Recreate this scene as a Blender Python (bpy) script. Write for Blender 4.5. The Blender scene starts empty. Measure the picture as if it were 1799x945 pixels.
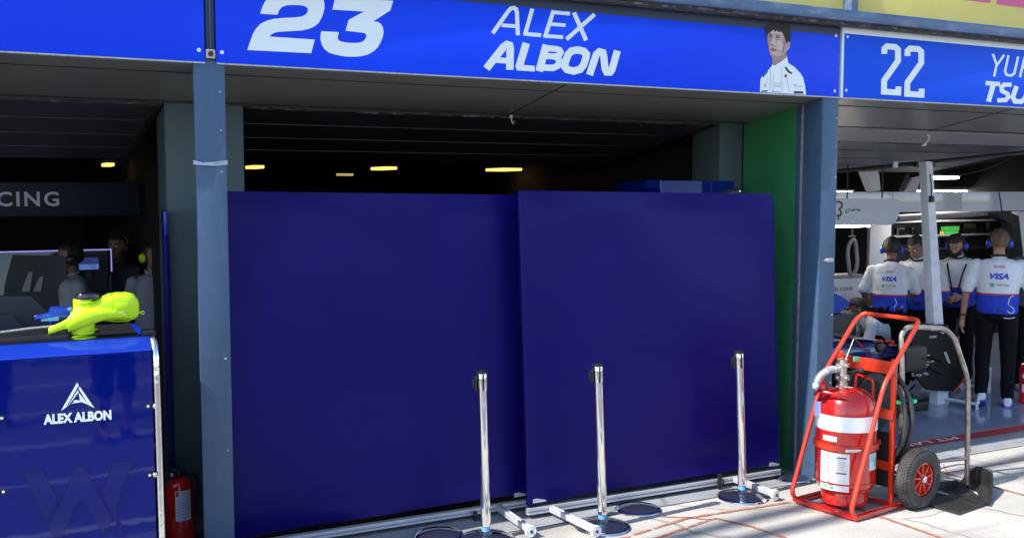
import bpy, bmesh, math, random
from mathutils import Vector, Matrix, noise
from mathutils.geometry import tessellate_polygon
random.seed(7)
R = math.radians
SC = bpy.context.scene
COL = SC.collection
# ---------------------------------------------------------------- camera
F, CX, CY, H = 1787.0, 899.5, 472.5, 2.1
YAW, PIT = R(26.7), math.atan(137/1787)
cd = bpy.data.cameras.new('camera'); cam = bpy.data.objects.new('camera', cd); COL.objects.link(cam)
cam.location = (0, 0, H); cam.rotation_euler = (R(90)-PIT, 0, -YAW)
cd.sensor_fit = 'HORIZONTAL'; cd.sensor_width = 36; cd.lens = F/1799*36
cd.clip_start = .05; cd.clip_end = 3000
SC.camera = cam
# ---------------------------------------------------------------- sky and sun
SUN_EL, SUN_AZ = R(46), R(5)      # the sun shines along the facade (towards +X), a little into it
W = bpy.data.worlds.new('World'); SC.world = W; W.use_nodes = True
nt = W.node_tree; bg = nt.nodes['Background']
sky = nt.nodes.new('ShaderNodeTexSky'); sky.sky_type = 'NISHITA'; sky.sun_disc = False
sky.sun_elevation = SUN_EL; sky.altitude = 0; sky.air_density = 1.0; sky.dust_density = .6; sky.ozone_density = 1.6
tosun = Vector((-math.cos(SUN_AZ)*math.cos(SUN_EL), -math.sin(SUN_AZ)*math.cos(SUN_EL), math.sin(SUN_EL)))
sky.sun_rotation = math.atan2(tosun.x, tosun.y)
nt.links.new(sky.outputs[0], bg.inputs[0]); bg.inputs[1].default_value = .15
sl = bpy.data.lights.new('sun', 'SUN'); sl.energy = 3.7; sl.angle = R(.53); sl.color = (1, .95, .87)
so = bpy.data.objects.new('sun', sl); COL.objects.link(so)
so.rotation_euler = tosun.to_track_quat('Z', 'Y').to_euler()
SC.view_settings.view_transform = 'Standard'; SC.view_settings.look = 'None'
SC.view_settings.exposure = 1.1; SC.view_settings.gamma = 1
SC.render.engine = 'CYCLES'
SC.cycles.max_bounces = 7; SC.cycles.diffuse_bounces = 4; SC.cycles.glossy_bounces = 4
SC.cycles.sample_clamp_indirect = 6; SC.cycles.caustics_reflective = False; SC.cycles.caustics_refractive = False
SC.cycles.use_denoising = True

# ---------------------------------------------------------------- pixel -> point helpers (measured on real planes)
fw = Vector((math.sin(YAW)*math.cos(PIT), math.cos(YAW)*math.cos(PIT), -math.sin(PIT)))
rt = Vector((math.cos(YAW), -math.sin(YAW), 0)); upv = rt.cross(fw)
def ray(x, y): return fw + rt*((x-CX)/F) + upv*((CY-y)/F)
def onY(x, y, Y):
    d = ray(x, y); t = Y/d.y; return Vector((d.x*t, Y, H+d.z*t))
def onZ(x, y, z=0):
    d = ray(x, y); t = (z-H)/d.z; return Vector((d.x*t, d.y*t, z))
def loc(px, c):
    a = (px-CX)/F*c
    return Vector((c*math.sin(YAW)+a*math.cos(YAW), c*math.cos(YAW)-a*math.sin(YAW), 0))

# ---------------------------------------------------------------- materials
def mat(name, col, rough=.5, metal=0, var=.12, vscale=6, bump=0, bscale=40, emit=None, estr=0, coat=0, spec=.5, dirt=None, dscale=3, damt=.5, stretch=(1, 1, 1)):
    m = bpy.data.materials.new(name); m.use_nodes = True
    n = m.node_tree.nodes; l = m.node_tree.links; b = n['Principled BSDF']
    b.inputs['Roughness'].default_value = rough; b.inputs['Metallic'].default_value = metal
    b.inputs['Coat Weight'].default_value = coat; b.inputs['Specular IOR Level'].default_value = spec
    tc = n.new('ShaderNodeTexCoord'); mp = n.new('ShaderNodeMapping'); l.new(tc.outputs['Object'], mp.inputs[0])
    mp.inputs['Scale'].default_value = stretch
    nz = n.new('ShaderNodeTexNoise'); nz.inputs['Scale'].default_value = vscale; nz.inputs['Detail'].default_value = 6
    l.new(mp.outputs[0], nz.inputs['Vector'])
    rp = n.new('ShaderNodeValToRGB'); l.new(nz.outputs['Fac'], rp.inputs[0])
    c = Vector(col[:3])
    rp.color_ramp.elements[0].position = .3; rp.color_ramp.elements[1].position = .7
    rp.color_ramp.elements[0].color = (*(c*(1-var)), 1); rp.color_ramp.elements[1].color = (*(c*(1+var)), 1)
    out = rp.outputs[0]
    if dirt:
        n2 = n.new('ShaderNodeTexNoise'); n2.inputs['Scale'].default_value = dscale; n2.inputs['Detail'].default_value = 9; n2.inputs['Roughness'].default_value = .65
        l.new(mp.outputs[0], n2.inputs['Vector'])
        r2 = n.new('ShaderNodeValToRGB'); l.new(n2.outputs['Fac'], r2.inputs[0])
        r2.color_ramp.elements[0].position = .5; r2.color_ramp.elements[1].position = .72
        r2.color_ramp.elements[0].color = (0, 0, 0, 1); r2.color_ramp.elements[1].color = (damt,)*3+(1,)
        mx = n.new('ShaderNodeMix'); mx.data_type = 'RGBA'
        l.new(r2.outputs[0], mx.inputs['Factor']); l.new(out, mx.inputs['A']); mx.inputs['B'].default_value = (*dirt, 1)
        out = mx.outputs['Result']
    l.new(out, b.inputs['Base Color'])
    # gloss is never perfectly even
    mr = n.new('ShaderNodeMapRange'); l.new(nz.outputs['Fac'], mr.inputs[0])
    mr.inputs[3].default_value = max(.02, rough*.8); mr.inputs[4].default_value = min(1, rough*1.2)
    l.new(mr.outputs[0], b.inputs['Roughness'])
    if bump:
        n3 = n.new('ShaderNodeTexNoise'); n3.inputs['Scale'].default_value = bscale; n3.inputs['Detail'].default_value = 4
        l.new(mp.outputs[0], n3.inputs['Vector'])
        bp = n.new('ShaderNodeBump'); bp.inputs['Strength'].default_value = bump; bp.inputs['Distance'].default_value = .02
        l.new(n3.outputs['Fac'], bp.inputs['Height']); l.new(bp.outputs[0], b.inputs['Normal'])
    if emit:
        b.inputs['Emission Color'].default_value = (*emit, 1); b.inputs['Emission Strength'].default_value = estr
    return m
M = {}
M['concrete'] = mat('concrete', (.45, .43, .395), .85, var=.14, vscale=1.7, bump=.35, bscale=60, dirt=(.27, .26, .25), dscale=2.6, damt=.6)
M['slab'] = mat('slab', (.27, .28, .30), .8, var=.12, vscale=4, bump=.3, bscale=70, dirt=(.17, .17, .17), dscale=5)
M['tarmac'] = mat('pit_tarmac', (.16, .16, .165), .85, var=.15, vscale=20, bump=.4, bscale=150, dirt=(.11, .11, .11), dscale=1.5)  # mid-grey asphalt of the pit lane with random stains
M['lane'] = mat('asphalt', (.07, .07, .075), .85, var=.2, vscale=30, bump=.4, bscale=200)
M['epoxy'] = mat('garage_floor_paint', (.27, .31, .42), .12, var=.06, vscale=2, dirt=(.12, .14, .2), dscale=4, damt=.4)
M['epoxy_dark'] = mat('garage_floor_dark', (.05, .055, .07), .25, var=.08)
M['rust'] = mat('joint_sealant', (.36, .12, .065), .8, var=.25, vscale=14, dirt=(.42, .40, .37), dscale=16, damt=.9)
M['red_line'] = mat('red_floor_paint', (.42, .025, .03), .55, var=.12, dirt=(.2, .1, .1), dscale=14, damt=.6)
M['white_paint'] = mat('white_paint', (.78, .78, .78), .5, var=.05, dirt=(.5, .5, .5), dscale=20, damt=.5)
M['column'] = mat('column_paint', (.052, .100, .180), .42, var=.09, vscale=1.3, bump=.06, bscale=25, dirt=(.15, .2, .26), dscale=26, damt=.22, stretch=(1, 1, .45))
M['column_back'] = mat('grey_column_paint', (.075, .105, .11), .5, var=.08, vscale=2, dirt=(.09, .11, .12), dscale=6, damt=.4)
M['soffit'] = mat('soffit_panel', (.19, .19, .178), .3, var=.06, vscale=1.2, bump=.05, bscale=5, dirt=(.13, .13, .125), dscale=3)
M['door'] = mat('tilt_door_panel', (.075, .075, .09), .33, var=.1, vscale=1.5, dirt=(.1, .1, .11), dscale=4, damt=.6)
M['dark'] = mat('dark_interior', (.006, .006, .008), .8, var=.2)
M['seam'] = mat('dark_seam', (.015, .015, .015), .8, var=.2)
M['grime'] = mat('grimy_gutter', (.05, .047, .042), .7, var=.5, vscale=25, bump=.8, bscale=60, dirt=(.35, .33, .3), dscale=45, damt=.9, stretch=(.3, 1, 1))
M['green'] = mat('green_wall_paint', (.035, .21, .075), .45, var=.15, vscale=3, bump=.1, bscale=12, dirt=(.055, .27, .11), dscale=8, damt=.6)
M['sign_blue'] = mat('sign_blue_vinyl', (.007, .060, .86), .35, var=.04, vscale=1, dirt=(.009, .085, .93), dscale=.8, damt=.8, spec=.15)
M['sign_blue_b'] = mat('sign_mid_blue_vinyl', (.009, .095, .78), .35, var=.03, vscale=1, spec=.15)
M['sign_dark'] = mat('navy_and_painted_shadow', (.012, .022, .06), .4, var=.1)
M['print'] = mat('printed_white', (.90, .94, .93), .35, var=.02)
M['trim'] = mat('aluminium_trim', (.55, .52, .5), .45, .6, var=.15, dirt=(.2, .14, .1), dscale=30, damt=.7)
M['beam'] = mat('blue_steel_beam', (.075, .12, .22), .4, var=.25, vscale=8, dirt=(.3, .34, .42), dscale=12, damt=.6, stretch=(.3, 1, 1))
M['yellow'] = mat('yellow_banner', (.84, .66, .17), .5, var=.06, vscale=3, bump=.2, bscale=3)
M['pink'] = mat('pink_print', (.62, .09, .22), .5, var=.04)
M['navy'] = None
M['alu'] = mat('brushed_aluminium', (.62, .62, .66), .35, .35, var=.06, vscale=30, stretch=(.05, 1, 1))
M['chrome'] = mat('polished_chrome', (.86, .86, .87), .06, 1, var=.03, bump=.03, bscale=9, stretch=(1, 1, .25))
M['chrome_black'] = mat('glossy_black_cover', (.02, .022, .04), .12, 0, var=.2, coat=.6)
M['black'] = mat('black_plastic', (.012, .012, .013), .4, var=.25)
M['rubber'] = mat('black_rubber', (.016, .016, .016), .5, var=.3, vscale=12, bump=.2, bscale=80, dirt=(.06, .055, .05), dscale=9, damt=.5)
M['blue_tape'] = mat('pale_blue_sticker', (.15, .42, .75), .4, var=.1)
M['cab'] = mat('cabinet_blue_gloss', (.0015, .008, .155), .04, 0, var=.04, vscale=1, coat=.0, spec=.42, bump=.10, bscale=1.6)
M['cab_light'] = mat('cabinet_blue_lit_edge', (.006, .032, .34), .25, 0, var=.04, coat=.5)
M['cab_dark'] = mat('cabinet_pressed_blue', (.0018, .008, .145), .10, var=.06, coat=.0)
M['steel'] = mat('polished_edge', (.8, .78, .74), .15, 1, var=.06, bump=.12, bscale=25)
M['lime'] = mat('lime_plastic', (.55, .84, .008), .38, var=.03)
M['duct_blue'] = mat('blue_moulding', (.01, .04, .3), .25, var=.1, coat=.5)
M['red'] = mat('red_enamel', (.55, .013, .010), .2, var=.06, coat=.7, dirt=(.45, .012, .01), dscale=5, damt=.6)
M['orange_red'] = mat('red_orange_tube_paint', (.60, .042, .014), .3, var=.1, vscale=9, coat=.4, dirt=(.4, .03, .015), dscale=22, damt=.5)
M['dark_red'] = mat('small_extinguisher_red', (.62, .010, .012), .2, var=.1, coat=.5)
M['tyre'] = mat('tyre_rubber', (.035, .033, .032), .7, var=.3, vscale=16, bump=.3, bscale=60, dirt=(.15, .13, .12), dscale=10, damt=.6)
M['worn'] = mat('worn_metal_tube', (.42, .37, .33), .38, .75, var=.3, vscale=16, bump=.1, bscale=40, dirt=(.2, .14, .1), dscale=14, damt=.7)
M['label'] = mat('white_label', (.78, .8, .78), .45, var=.04, dirt=(.6, .6, .6), dscale=10, damt=.4)
M['ink'] = mat('black_ink', (.02, .02, .02), .5, var=.1)
M['ink_red'] = mat('red_ink', (.55, .03, .04), .5)
M['ink_green'] = mat('green_ink', (.03, .5, .18), .5)
M['tag_green'] = mat('green_plastic_tag', (.05, .65, .25), .4)
M['ink_blue'] = mat('blue_ink', (.02, .07, .5), .5)
M['ink_blue_dark'] = mat('dark_blue_edge', (.003, .006, .05), .3)
M['glow_dim'] = mat('dim_lamp', (.5, .4, .2), .4, emit=(1, .78, .3), estr=.22)
M['violet_ink'] = mat('pale_violet_lettering', (.75, .75, .95), .5)
M['glow_y'] = mat('warm_tube_lamp', (.9, .8, .4), .4, emit=(1, .72, .2), estr=.62)
M['glow_w'] = mat('white_tube_lamp', (.9, .9, .8), .4, emit=(1, .93, .8), estr=22)
M['glow_fill'] = mat('added_white_fill', (.9, .9, .9), .4, emit=(.9, .93, 1), estr=2.5)
M['led'] = mat('violet_led_strip', (.5, .5, .8), .4, emit=(.45, .38, 1), estr=.28)
M['screen'] = mat('blue_screen', (.02, .04, .2), .2, emit=(.05, .09, .5), estr=.12)
M['screen_c'] = mat('monitor_glass', (.01, .01, .012), .12, coat=.5)
M['scr_green'] = mat('green_plot', (.02, .3, .05), .3, emit=(.1, .6, .1), estr=.25)
M['scr_yellow'] = mat('yellow_plot', (.3, .3, .02), .3, emit=(.7, .6, .1), estr=.25)
M['grey_dark'] = mat('dark_grey_laminate', (.03, .033, .042), .4, var=.1)
M['glass_grey'] = mat('grey_gloss_panel', (.07, .07, .08), .12, var=.1, coat=.5)
M['white_gloss'] = mat('white_gloss_panel', (.74, .73, .80), .14, var=.05, vscale=2, coat=.8, bump=.15, bscale=3)
M['off_white'] = mat('off_white_panel', (.66, .66, .72), .4, var=.05)
M['grey_panel'] = mat('mid_grey_panel', (.30, .29, .31), .5, var=.08)
M['pillar'] = mat('white_pillar_paint', (.72, .72, .78), .45, var=.07, dirt=(.45, .45, .5), dscale=14, damt=.5)
M['header'] = mat('navy_header_board', (.004, .006, .028), .5, var=.1)
M['skin'] = mat('skin', (.42, .22, .15), .5, var=.1, vscale=18)
M['skin_dark'] = mat('tanned_skin', (.28, .14, .09), .5, var=.1, vscale=18)
M['skin_print'] = mat('printed_face', (.62, .41, .37), .5, var=.12, vscale=22)
M['skin_shade'] = mat('printed_face_dark', (.44, .25, .23), .5, var=.12, vscale=20)
M['hair'] = mat('dark_hair', (.02, .014, .012), .6, var=.4, vscale=60, bump=.5, bscale=120, stretch=(1, 1, .2))
M['hair_brown'] = mat('brown_hair', (.12, .07, .04), .6, var=.4, vscale=60, bump=.5, bscale=120, stretch=(1, 1, .2))
M['trousers'] = mat('black_trousers', (.006, .006, .008), .85, spec=.15, var=.3, bump=.5, bscale=9)
M['blue_cup'] = mat('blue_ear_defender', (.01, .045, .55), .3, coat=.4)
M['carbon'] = mat('carbon_black', (.008, .008, .009), .45, var=.3, spec=.25)
M['car_blue'] = mat('race_car_navy', (.012, .018, .12), .2, coat=.9)
M['car_white'] = mat('race_car_white', (.6, .62, .68), .25, coat=.9)
M['shoe'] = mat('white_shoe', (.72, .74, .78), .5, var=.06)
M['bright_red'] = mat('red_pinstripe', (.7, .03, .02), .4)
M['blue_cover'] = mat('blue_cloth', (.015, .06, .42), .7, var=.2, bump=.6, bscale=12)
M['hose'] = mat('black_hose', (.035, .033, .033), .5, var=.3)
M['grey_hose'] = mat('grey_corrugated_hose', (.42, .42, .4), .4, .4, var=.1)
M['valve'] = mat('nickel_valve', (.62, .56, .5), .3, .9, var=.15)

def concrete_detail(m, dark, amt):
    n = m.node_tree.nodes; l = m.node_tree.links; b = n['Principled BSDF']
    src = b.inputs['Base Color'].links[0].from_socket
    tc = n.new('ShaderNodeTexCoord')
    w = n.new('ShaderNodeTexNoise'); w.inputs['Scale'].default_value = 1.1; w.inputs['Detail'].default_value = 5; l.new(tc.outputs['Object'], w.inputs[0])
    ad = n.new('ShaderNodeMix'); ad.data_type = 'VECTOR'; ad.inputs['Factor'].default_value = .25
    l.new(tc.outputs['Object'], ad.inputs['A']); l.new(w.outputs['Color'], ad.inputs['B'])
    v = n.new('ShaderNodeTexVoronoi'); v.feature = 'DISTANCE_TO_EDGE'; v.inputs['Scale'].default_value = .75; l.new(ad.outputs['Result'], v.inputs['Vector'])
    r1 = n.new('ShaderNodeValToRGB'); r1.color_ramp.elements[0].color = (1, 1, 1, 1); r1.color_ramp.elements[1].color = (0, 0, 0, 1); r1.color_ramp.elements[1].position = .006
    l.new(v.outputs['Distance'], r1.inputs[0])
    sp = n.new('ShaderNodeTexNoise'); sp.inputs['Scale'].default_value = 55; sp.inputs['Detail'].default_value = 2; l.new(tc.outputs['Object'], sp.inputs[0])
    r2 = n.new('ShaderNodeValToRGB'); r2.color_ramp.elements[0].position = .66; r2.color_ramp.elements[1].position = .72; l.new(sp.outputs['Fac'], r2.inputs[0])
    mp = n.new('ShaderNodeMapping'); mp.inputs['Scale'].default_value = (.35, 4, 1); mp.inputs['Rotation'].default_value = (0, 0, .15); l.new(tc.outputs['Object'], mp.inputs[0])
    st = n.new('ShaderNodeTexNoise'); st.inputs['Scale'].default_value = 1.6; st.inputs['Detail'].default_value = 8; l.new(mp.outputs[0], st.inputs[0])
    r3 = n.new('ShaderNodeValToRGB'); r3.color_ramp.elements[0].position = .5; r3.color_ramp.elements[1].position = .75; r3.color_ramp.elements[1].color = (.5, .5, .5, 1); l.new(st.outputs['Fac'], r3.inputs[0])
    m1 = n.new('ShaderNodeMath'); m1.operation = 'MAXIMUM'; l.new(r1.outputs[0], m1.inputs[0]); l.new(r2.outputs[0], m1.inputs[1])
    m2 = n.new('ShaderNodeMath'); m2.operation = 'MAXIMUM'; l.new(m1.outputs[0], m2.inputs[0]); l.new(r3.outputs[0], m2.inputs[1])
    m3 = n.new('ShaderNodeMath'); m3.operation = 'MULTIPLY'; m3.inputs[1].default_value = amt; l.new(m2.outputs[0], m3.inputs[0])
    mx = n.new('ShaderNodeMix'); mx.data_type = 'RGBA'; l.new(m3.outputs[0], mx.inputs['Factor']); l.new(src, mx.inputs['A']); mx.inputs['B'].default_value = (*dark, 1)
    l.new(mx.outputs['Result'], b.inputs['Base Color'])
concrete_detail(M['concrete'], (.15, .14, .12), .8); concrete_detail(M['slab'], (.08, .08, .085), .6)
def navy_fabric():
    m = bpy.data.materials.new('navy_stretch_fabric'); m.use_nodes = True
    n = m.node_tree.nodes; l = m.node_tree.links; b = n['Principled BSDF']
    tc = n.new('ShaderNodeTexCoord')
    nz = n.new('ShaderNodeTexNoise'); nz.inputs['Scale'].default_value = 1.3; nz.inputs['Detail'].default_value = 3
    l.new(tc.outputs['Object'], nz.inputs[0])
    rp = n.new('ShaderNodeValToRGB'); l.new(nz.outputs['Fac'], rp.inputs[0])
    rp.color_ramp.elements[0].color = (.0052, .0030, .098, 1); rp.color_ramp.elements[1].color = (.0064, .0036, .122, 1)
    rp.color_ramp.elements[0].position = .35; rp.color_ramp.elements[1].position = .65
    l.new(rp.outputs[0], b.inputs['Base Color'])
    b.inputs['Roughness'].default_value = .33; b.inputs['Specular IOR Level'].default_value = .38; b.inputs['Specular Tint'].default_value = (.42, .38, 1, 1)
    b.inputs['Sheen Weight'].default_value = .04; b.inputs['Sheen Tint'].default_value = (.2, .2, 1, 1); b.inputs['Sheen Roughness'].default_value = .4
    wv = n.new('ShaderNodeTexNoise'); wv.inputs['Scale'].default_value = 900; l.new(tc.outputs['Object'], wv.inputs[0])
    bp = n.new('ShaderNodeBump'); bp.inputs['Strength'].default_value = .12; bp.inputs['Distance'].default_value = .002
    l.new(wv.outputs['Fac'], bp.inputs['Height']); l.new(bp.outputs[0], b.inputs['Normal'])
    return m
M['navy'] = navy_fabric()

def shirt_mat(name, zline=1.12, white=(.72, .73, .78), blue=(.012, .045, .50), red=True):
    m = bpy.data.materials.new(name); m.use_nodes = True
    n = m.node_tree.nodes; l = m.node_tree.links; b = n['Principled BSDF']; b.inputs['Roughness'].default_value = .8
    tc = n.new('ShaderNodeTexCoord'); sp = n.new('ShaderNodeSeparateXYZ'); l.new(tc.outputs['Object'], sp.inputs[0])
    rp = n.new('ShaderNodeValToRGB'); rp.color_ramp.interpolation = 'CONSTANT'
    mr = n.new('ShaderNodeMapRange'); mr.inputs[1].default_value = zline-.5; mr.inputs[2].default_value = zline+.5
    l.new(sp.outputs['Z'], mr.inputs[0]); l.new(mr.outputs[0], rp.inputs[0])
    e = rp.color_ramp.elements; e[0].position = 0; e[0].color = (*blue, 1); e[1].position = .512; e[1].color = (*white, 1)
    if red: x = e.new(.5); x.color = (.6, .03, .03, 1)
    l.new(rp.outputs[0], b.inputs['Base Color'])
    nz = n.new('ShaderNodeTexNoise'); nz.inputs['Scale'].default_value = 7; l.new(tc.outputs['Object'], nz.inputs[0])
    bp = n.new('ShaderNodeBump'); bp.inputs['Strength'].default_value = .5; bp.inputs['Distance'].default_value = .03
    l.new(nz.outputs['Fac'], bp.inputs['Height']); l.new(bp.outputs[0], b.inputs['Normal'])
    return m
M['team_shirt'] = shirt_mat('white_and_blue_shirt')
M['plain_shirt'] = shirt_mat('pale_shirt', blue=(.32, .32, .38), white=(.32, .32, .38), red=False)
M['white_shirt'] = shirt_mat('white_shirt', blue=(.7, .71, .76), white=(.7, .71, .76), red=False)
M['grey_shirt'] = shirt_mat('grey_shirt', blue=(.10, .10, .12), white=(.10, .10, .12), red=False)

# ---------------------------------------------------------------- mesh helpers
def tag(o, label=None, cat=None, group=None, kind=None):
    if label: o['label'] = label
    if cat: o['category'] = cat
    if group: o['group'] = group
    if kind: o['kind'] = kind
    return o
def thing(name, label, cat, at=(0, 0, 0), rz=0, group=None):
    o = bpy.data.objects.new(name, None); COL.objects.link(o); o.empty_display_size = .1
    o.location = at; o.rotation_euler = (0, 0, rz); return tag(o, label, cat, group)
class MB:
    def __init__(s): s.bm = bmesh.new()
    def face(s, pts, smooth=False):
        vs = [s.bm.verts.new(p) for p in pts]
        try: f = s.bm.faces.new(vs); f.smooth = smooth
        except ValueError: pass
        return s
    def box(s, a, b, bev=0, mx=None):
        x0, y0, z0 = [min(a[i], b[i]) for i in range(3)]; x1, y1, z1 = [max(a[i], b[i]) for i in range(3)]
        t = bmesh.new(); bmesh.ops.create_cube(t, size=1)
        for v in t.verts: v.co = Vector((x0+(v.co.x+.5)*(x1-x0), y0+(v.co.y+.5)*(y1-y0), z0+(v.co.z+.5)*(z1-z0)))
        if bev: bmesh.ops.bevel(t, geom=list(t.edges), offset=bev, segments=2, affect='EDGES', profile=.6)
        if mx: t.transform(mx)
        return s.add(t)
    def add(s, t):
        me = bpy.data.meshes.new('t'); t.to_mesh(me); t.free(); s.bm.from_mesh(me); bpy.data.meshes.remove(me); return s
    def loft(s, rings, cap=True, smooth=True, close=False):
        vr = [[s.bm.verts.new(p) for p in r] for r in rings]; n = len(vr[0])
        pairs = list(zip(vr, vr[1:])) + ([(vr[-1], vr[0])] if close else [])
        for a, b in pairs:
            for i in range(n):
                f = s.bm.faces.new((a[i], a[(i+1) % n], b[(i+1) % n], b[i])); f.smooth = smooth
        if cap and not close:
            s.bm.faces.new(vr[0][::-1]); s.bm.faces.new(vr[-1])
        return s
    def lathe(s, prof, n=32, mx=None, smooth=True, cap=True):
        rings = []
        for r, z in prof:
            ring = [Vector((max(r, 1e-4)*math.cos(2*math.pi*i/n), max(r, 1e-4)*math.sin(2*math.pi*i/n), z)) for i in range(n)]
            rings.append([mx @ p if mx else p for p in ring])
        return s.loft(rings, cap, smooth)
    def tube(s, pts, r, n=12, closed=False, r2=None):
        pts = [Vector(p) for p in pts]; rings = []; N = len(pts); prev = None
        for i, p in enumerate(pts):
            if closed: d = pts[(i+1) % N]-pts[i-1]
            else: d = pts[min(i+1, N-1)]-pts[max(i-1, 0)]
            d.normalize()
            if prev is None:
                a = Vector((0, 0, 1)) if abs(d.z) < .9 else Vector((1, 0, 0)); u = d.cross(a).normalized()
            else: u = (prev-d*prev.dot(d)).normalized()
            prev = u; v = d.cross(u)
            rr = r if r2 is None else r+(r2-r)*i/(N-1)
            rings.append([p+(u*math.cos(2*math.pi*k/n)+v*math.sin(2*math.pi*k/n))*rr for k in range(n)])
        return s.loft(rings, close=closed)
    def prism(s, poly, h):     # poly 3D coplanar points, extrude vector h
        poly = [Vector(p) for p in poly]; h = Vector(h); n = len(poly)
        tri = tessellate_polygon([poly])
        a = [s.bm.verts.new(p) for p in poly]; b = [s.bm.verts.new(p+h) for p in poly]
        for t in tri:
            try: s.bm.faces.new([a[i] for i in t]); s.bm.faces.new([b[i] for i in reversed(t)])
            except ValueError: pass
        for i in range(n): s.bm.faces.new((a[i], a[(i+1) % n], b[(i+1) % n], b[i]))
        return s
    def ell(s, c, r, n=20, mx=None):
        t = bmesh.new(); bmesh.ops.create_uvsphere(t, u_segments=n, v_segments=n//2+2, radius=1)
        for v in t.verts: v.co = Vector((v.co.x*r[0], v.co.y*r[1], v.co.z*r[2]))
        if mx: t.transform(mx)
        for v in t.verts: v.co += Vector(c)
        for f in t.faces: f.smooth = True
        return s.add(t)
    def build(s, name, m, parent=None, recalc=True, sharp=True):
        if recalc: bmesh.ops.recalc_face_normals(s.bm, faces=s.bm.faces)
        me = bpy.data.meshes.new(name); s.bm.to_mesh(me); s.bm.free(); me.materials.append(m)
        if sharp:
            try: me.set_sharp_from_angle(angle=R(38))
            except Exception: pass
        o = bpy.data.objects.new(name, me); COL.objects.link(o)
        if parent: o.parent = parent
        return o
def fillet(pts, r, n=6):
    pts = [Vector(p) for p in pts]; out = [pts[0]]
    for i in range(1, len(pts)-1):
        a, b, c = pts[i-1], pts[i], pts[i+1]
        ra = min(r, (a-b).length*.48, (c-b).length*.48)
        p0 = b+(a-b).normalized()*ra; p2 = b+(c-b).normalized()*ra
        for k in range(n+1):
            t = k/n; out.append(p0*(1-t)**2+b*2*t*(1-t)+p2*t*t)
    out.append(pts[-1]); return out
def flat(name, polys, mp, m, parent, step=.0003):
    """polys: 2D outlines; mp(x, y) -> 3D; one flat printed mesh, each piece a hair above the one before"""
    b = bmesh.new()
    for k, poly in enumerate(polys):
        P = [Vector((x, y, 0)) for x, y in poly]; tri = tessellate_polygon([P])
        vs = [b.verts.new(mp(x, y, k*step)) for x, y in poly]
        for t in tri:
            try: b.faces.new([vs[i] for i in t])
            except ValueError: pass
    me = bpy.data.meshes.new(name); b.to_mesh(me); b.free(); me.materials.append(m)
    o = bpy.data.objects.new(name, me); COL.objects.link(o)
    if parent: o.parent = parent
    return o
def stroke(pl, w, closed=False):
    """outline(s) of a mitred polyline of width w"""
    P = [Vector(p) for p in pl]; n = len(P); L = []; Rr = []
    for i in range(n):
        a = P[i-1] if (i > 0 or closed) else None; c = P[(i+1) % n] if (i < n-1 or closed) else None
        d1 = (P[i]-a).normalized() if a is not None else None; d2 = (c-P[i]).normalized() if c is not None else None
        if d1 is None: d1 = d2
        if d2 is None: d2 = d1
        n1 = Vector((-d1.y, d1.x)); n2 = Vector((-d2.y, d2.x)); m_ = (n1+n2)
        m_ = m_.normalized() if m_.length > 1e-6 else n1
        k = w/2/max(.45, m_.dot(n1)); L.append(P[i]+m_*k); Rr.append(P[i]-m_*k)
    if closed:
        return [[tuple(L[i]), tuple(L[(i+1) % n]), tuple(Rr[(i+1) % n]), tuple(Rr[i])] for i in range(n)]
    return [[tuple(p) for p in L]+[tuple(p) for p in reversed(Rr)]]
def strokes(lst):
    out = []
    for it in lst:
        out += stroke(it[0], it[1], len(it) > 2 and it[2])
    return out
def text(body, p0, U, V, m, parent, name='lettering', shear=0, bold=0, nrm=None, off=.002, spacing=1.0):
    """flat lettering filling the box p0 + U (width) x V (height); real print on a surface"""
    cu = bpy.data.curves.new('t', 'FONT'); cu.body = body; cu.shear = shear; cu.offset = bold; cu.resolution_u = 3; cu.space_character = spacing
    to = bpy.data.objects.new('t', cu); COL.objects.link(to)
    dg = bpy.context.evaluated_depsgraph_get(); me = bpy.data.meshes.new_from_object(to.evaluated_get(dg))
    bpy.data.objects.remove(to); bpy.data.curves.remove(cu)
    xs = [v.co.x for v in me.vertices]; ys = [v.co.y for v in me.vertices]
    x0, x1, y0, y1 = min(xs), max(xs), min(ys), max(ys)
    p0, U, V = Vector(p0), Vector(U), Vector(V); N = Vector(nrm) if nrm else U.cross(V).normalized()
    for v in me.vertices:
        v.co = p0+U*((v.co.x-x0)/(x1-x0))+V*((v.co.y-y0)/(y1-y0))+N*off
    me.name = name; me.materials.clear(); me.materials.append(m)
    o = bpy.data.objects.new(name, me); COL.objects.link(o)
    if parent: o.parent = parent
    return o
def add_bevel(o, w=.004, seg=2):
    md = o.modifiers.new('b', 'BEVEL'); md.width = w; md.segments = seg; md.limit_method = 'ANGLE'; md.angle_limit = R(40); return o
def tree(o):
    yield o
    for c in o.children: yield from tree(c)
def rebase(root, P):
    """parts were modelled in world coordinates under an Empty at the origin: move the Empty to its base"""
    P = Vector(P); T = Matrix.Translation(-P); done = set()
    for o in tree(root):
        if o.data and o.data.name not in done: o.data.transform(T); done.add(o.data.name)
    root.location = P; return root
def place(o, P):
    P = Vector(P); o.data.transform(Matrix.Translation(-P)); o.location = P; return o

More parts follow.
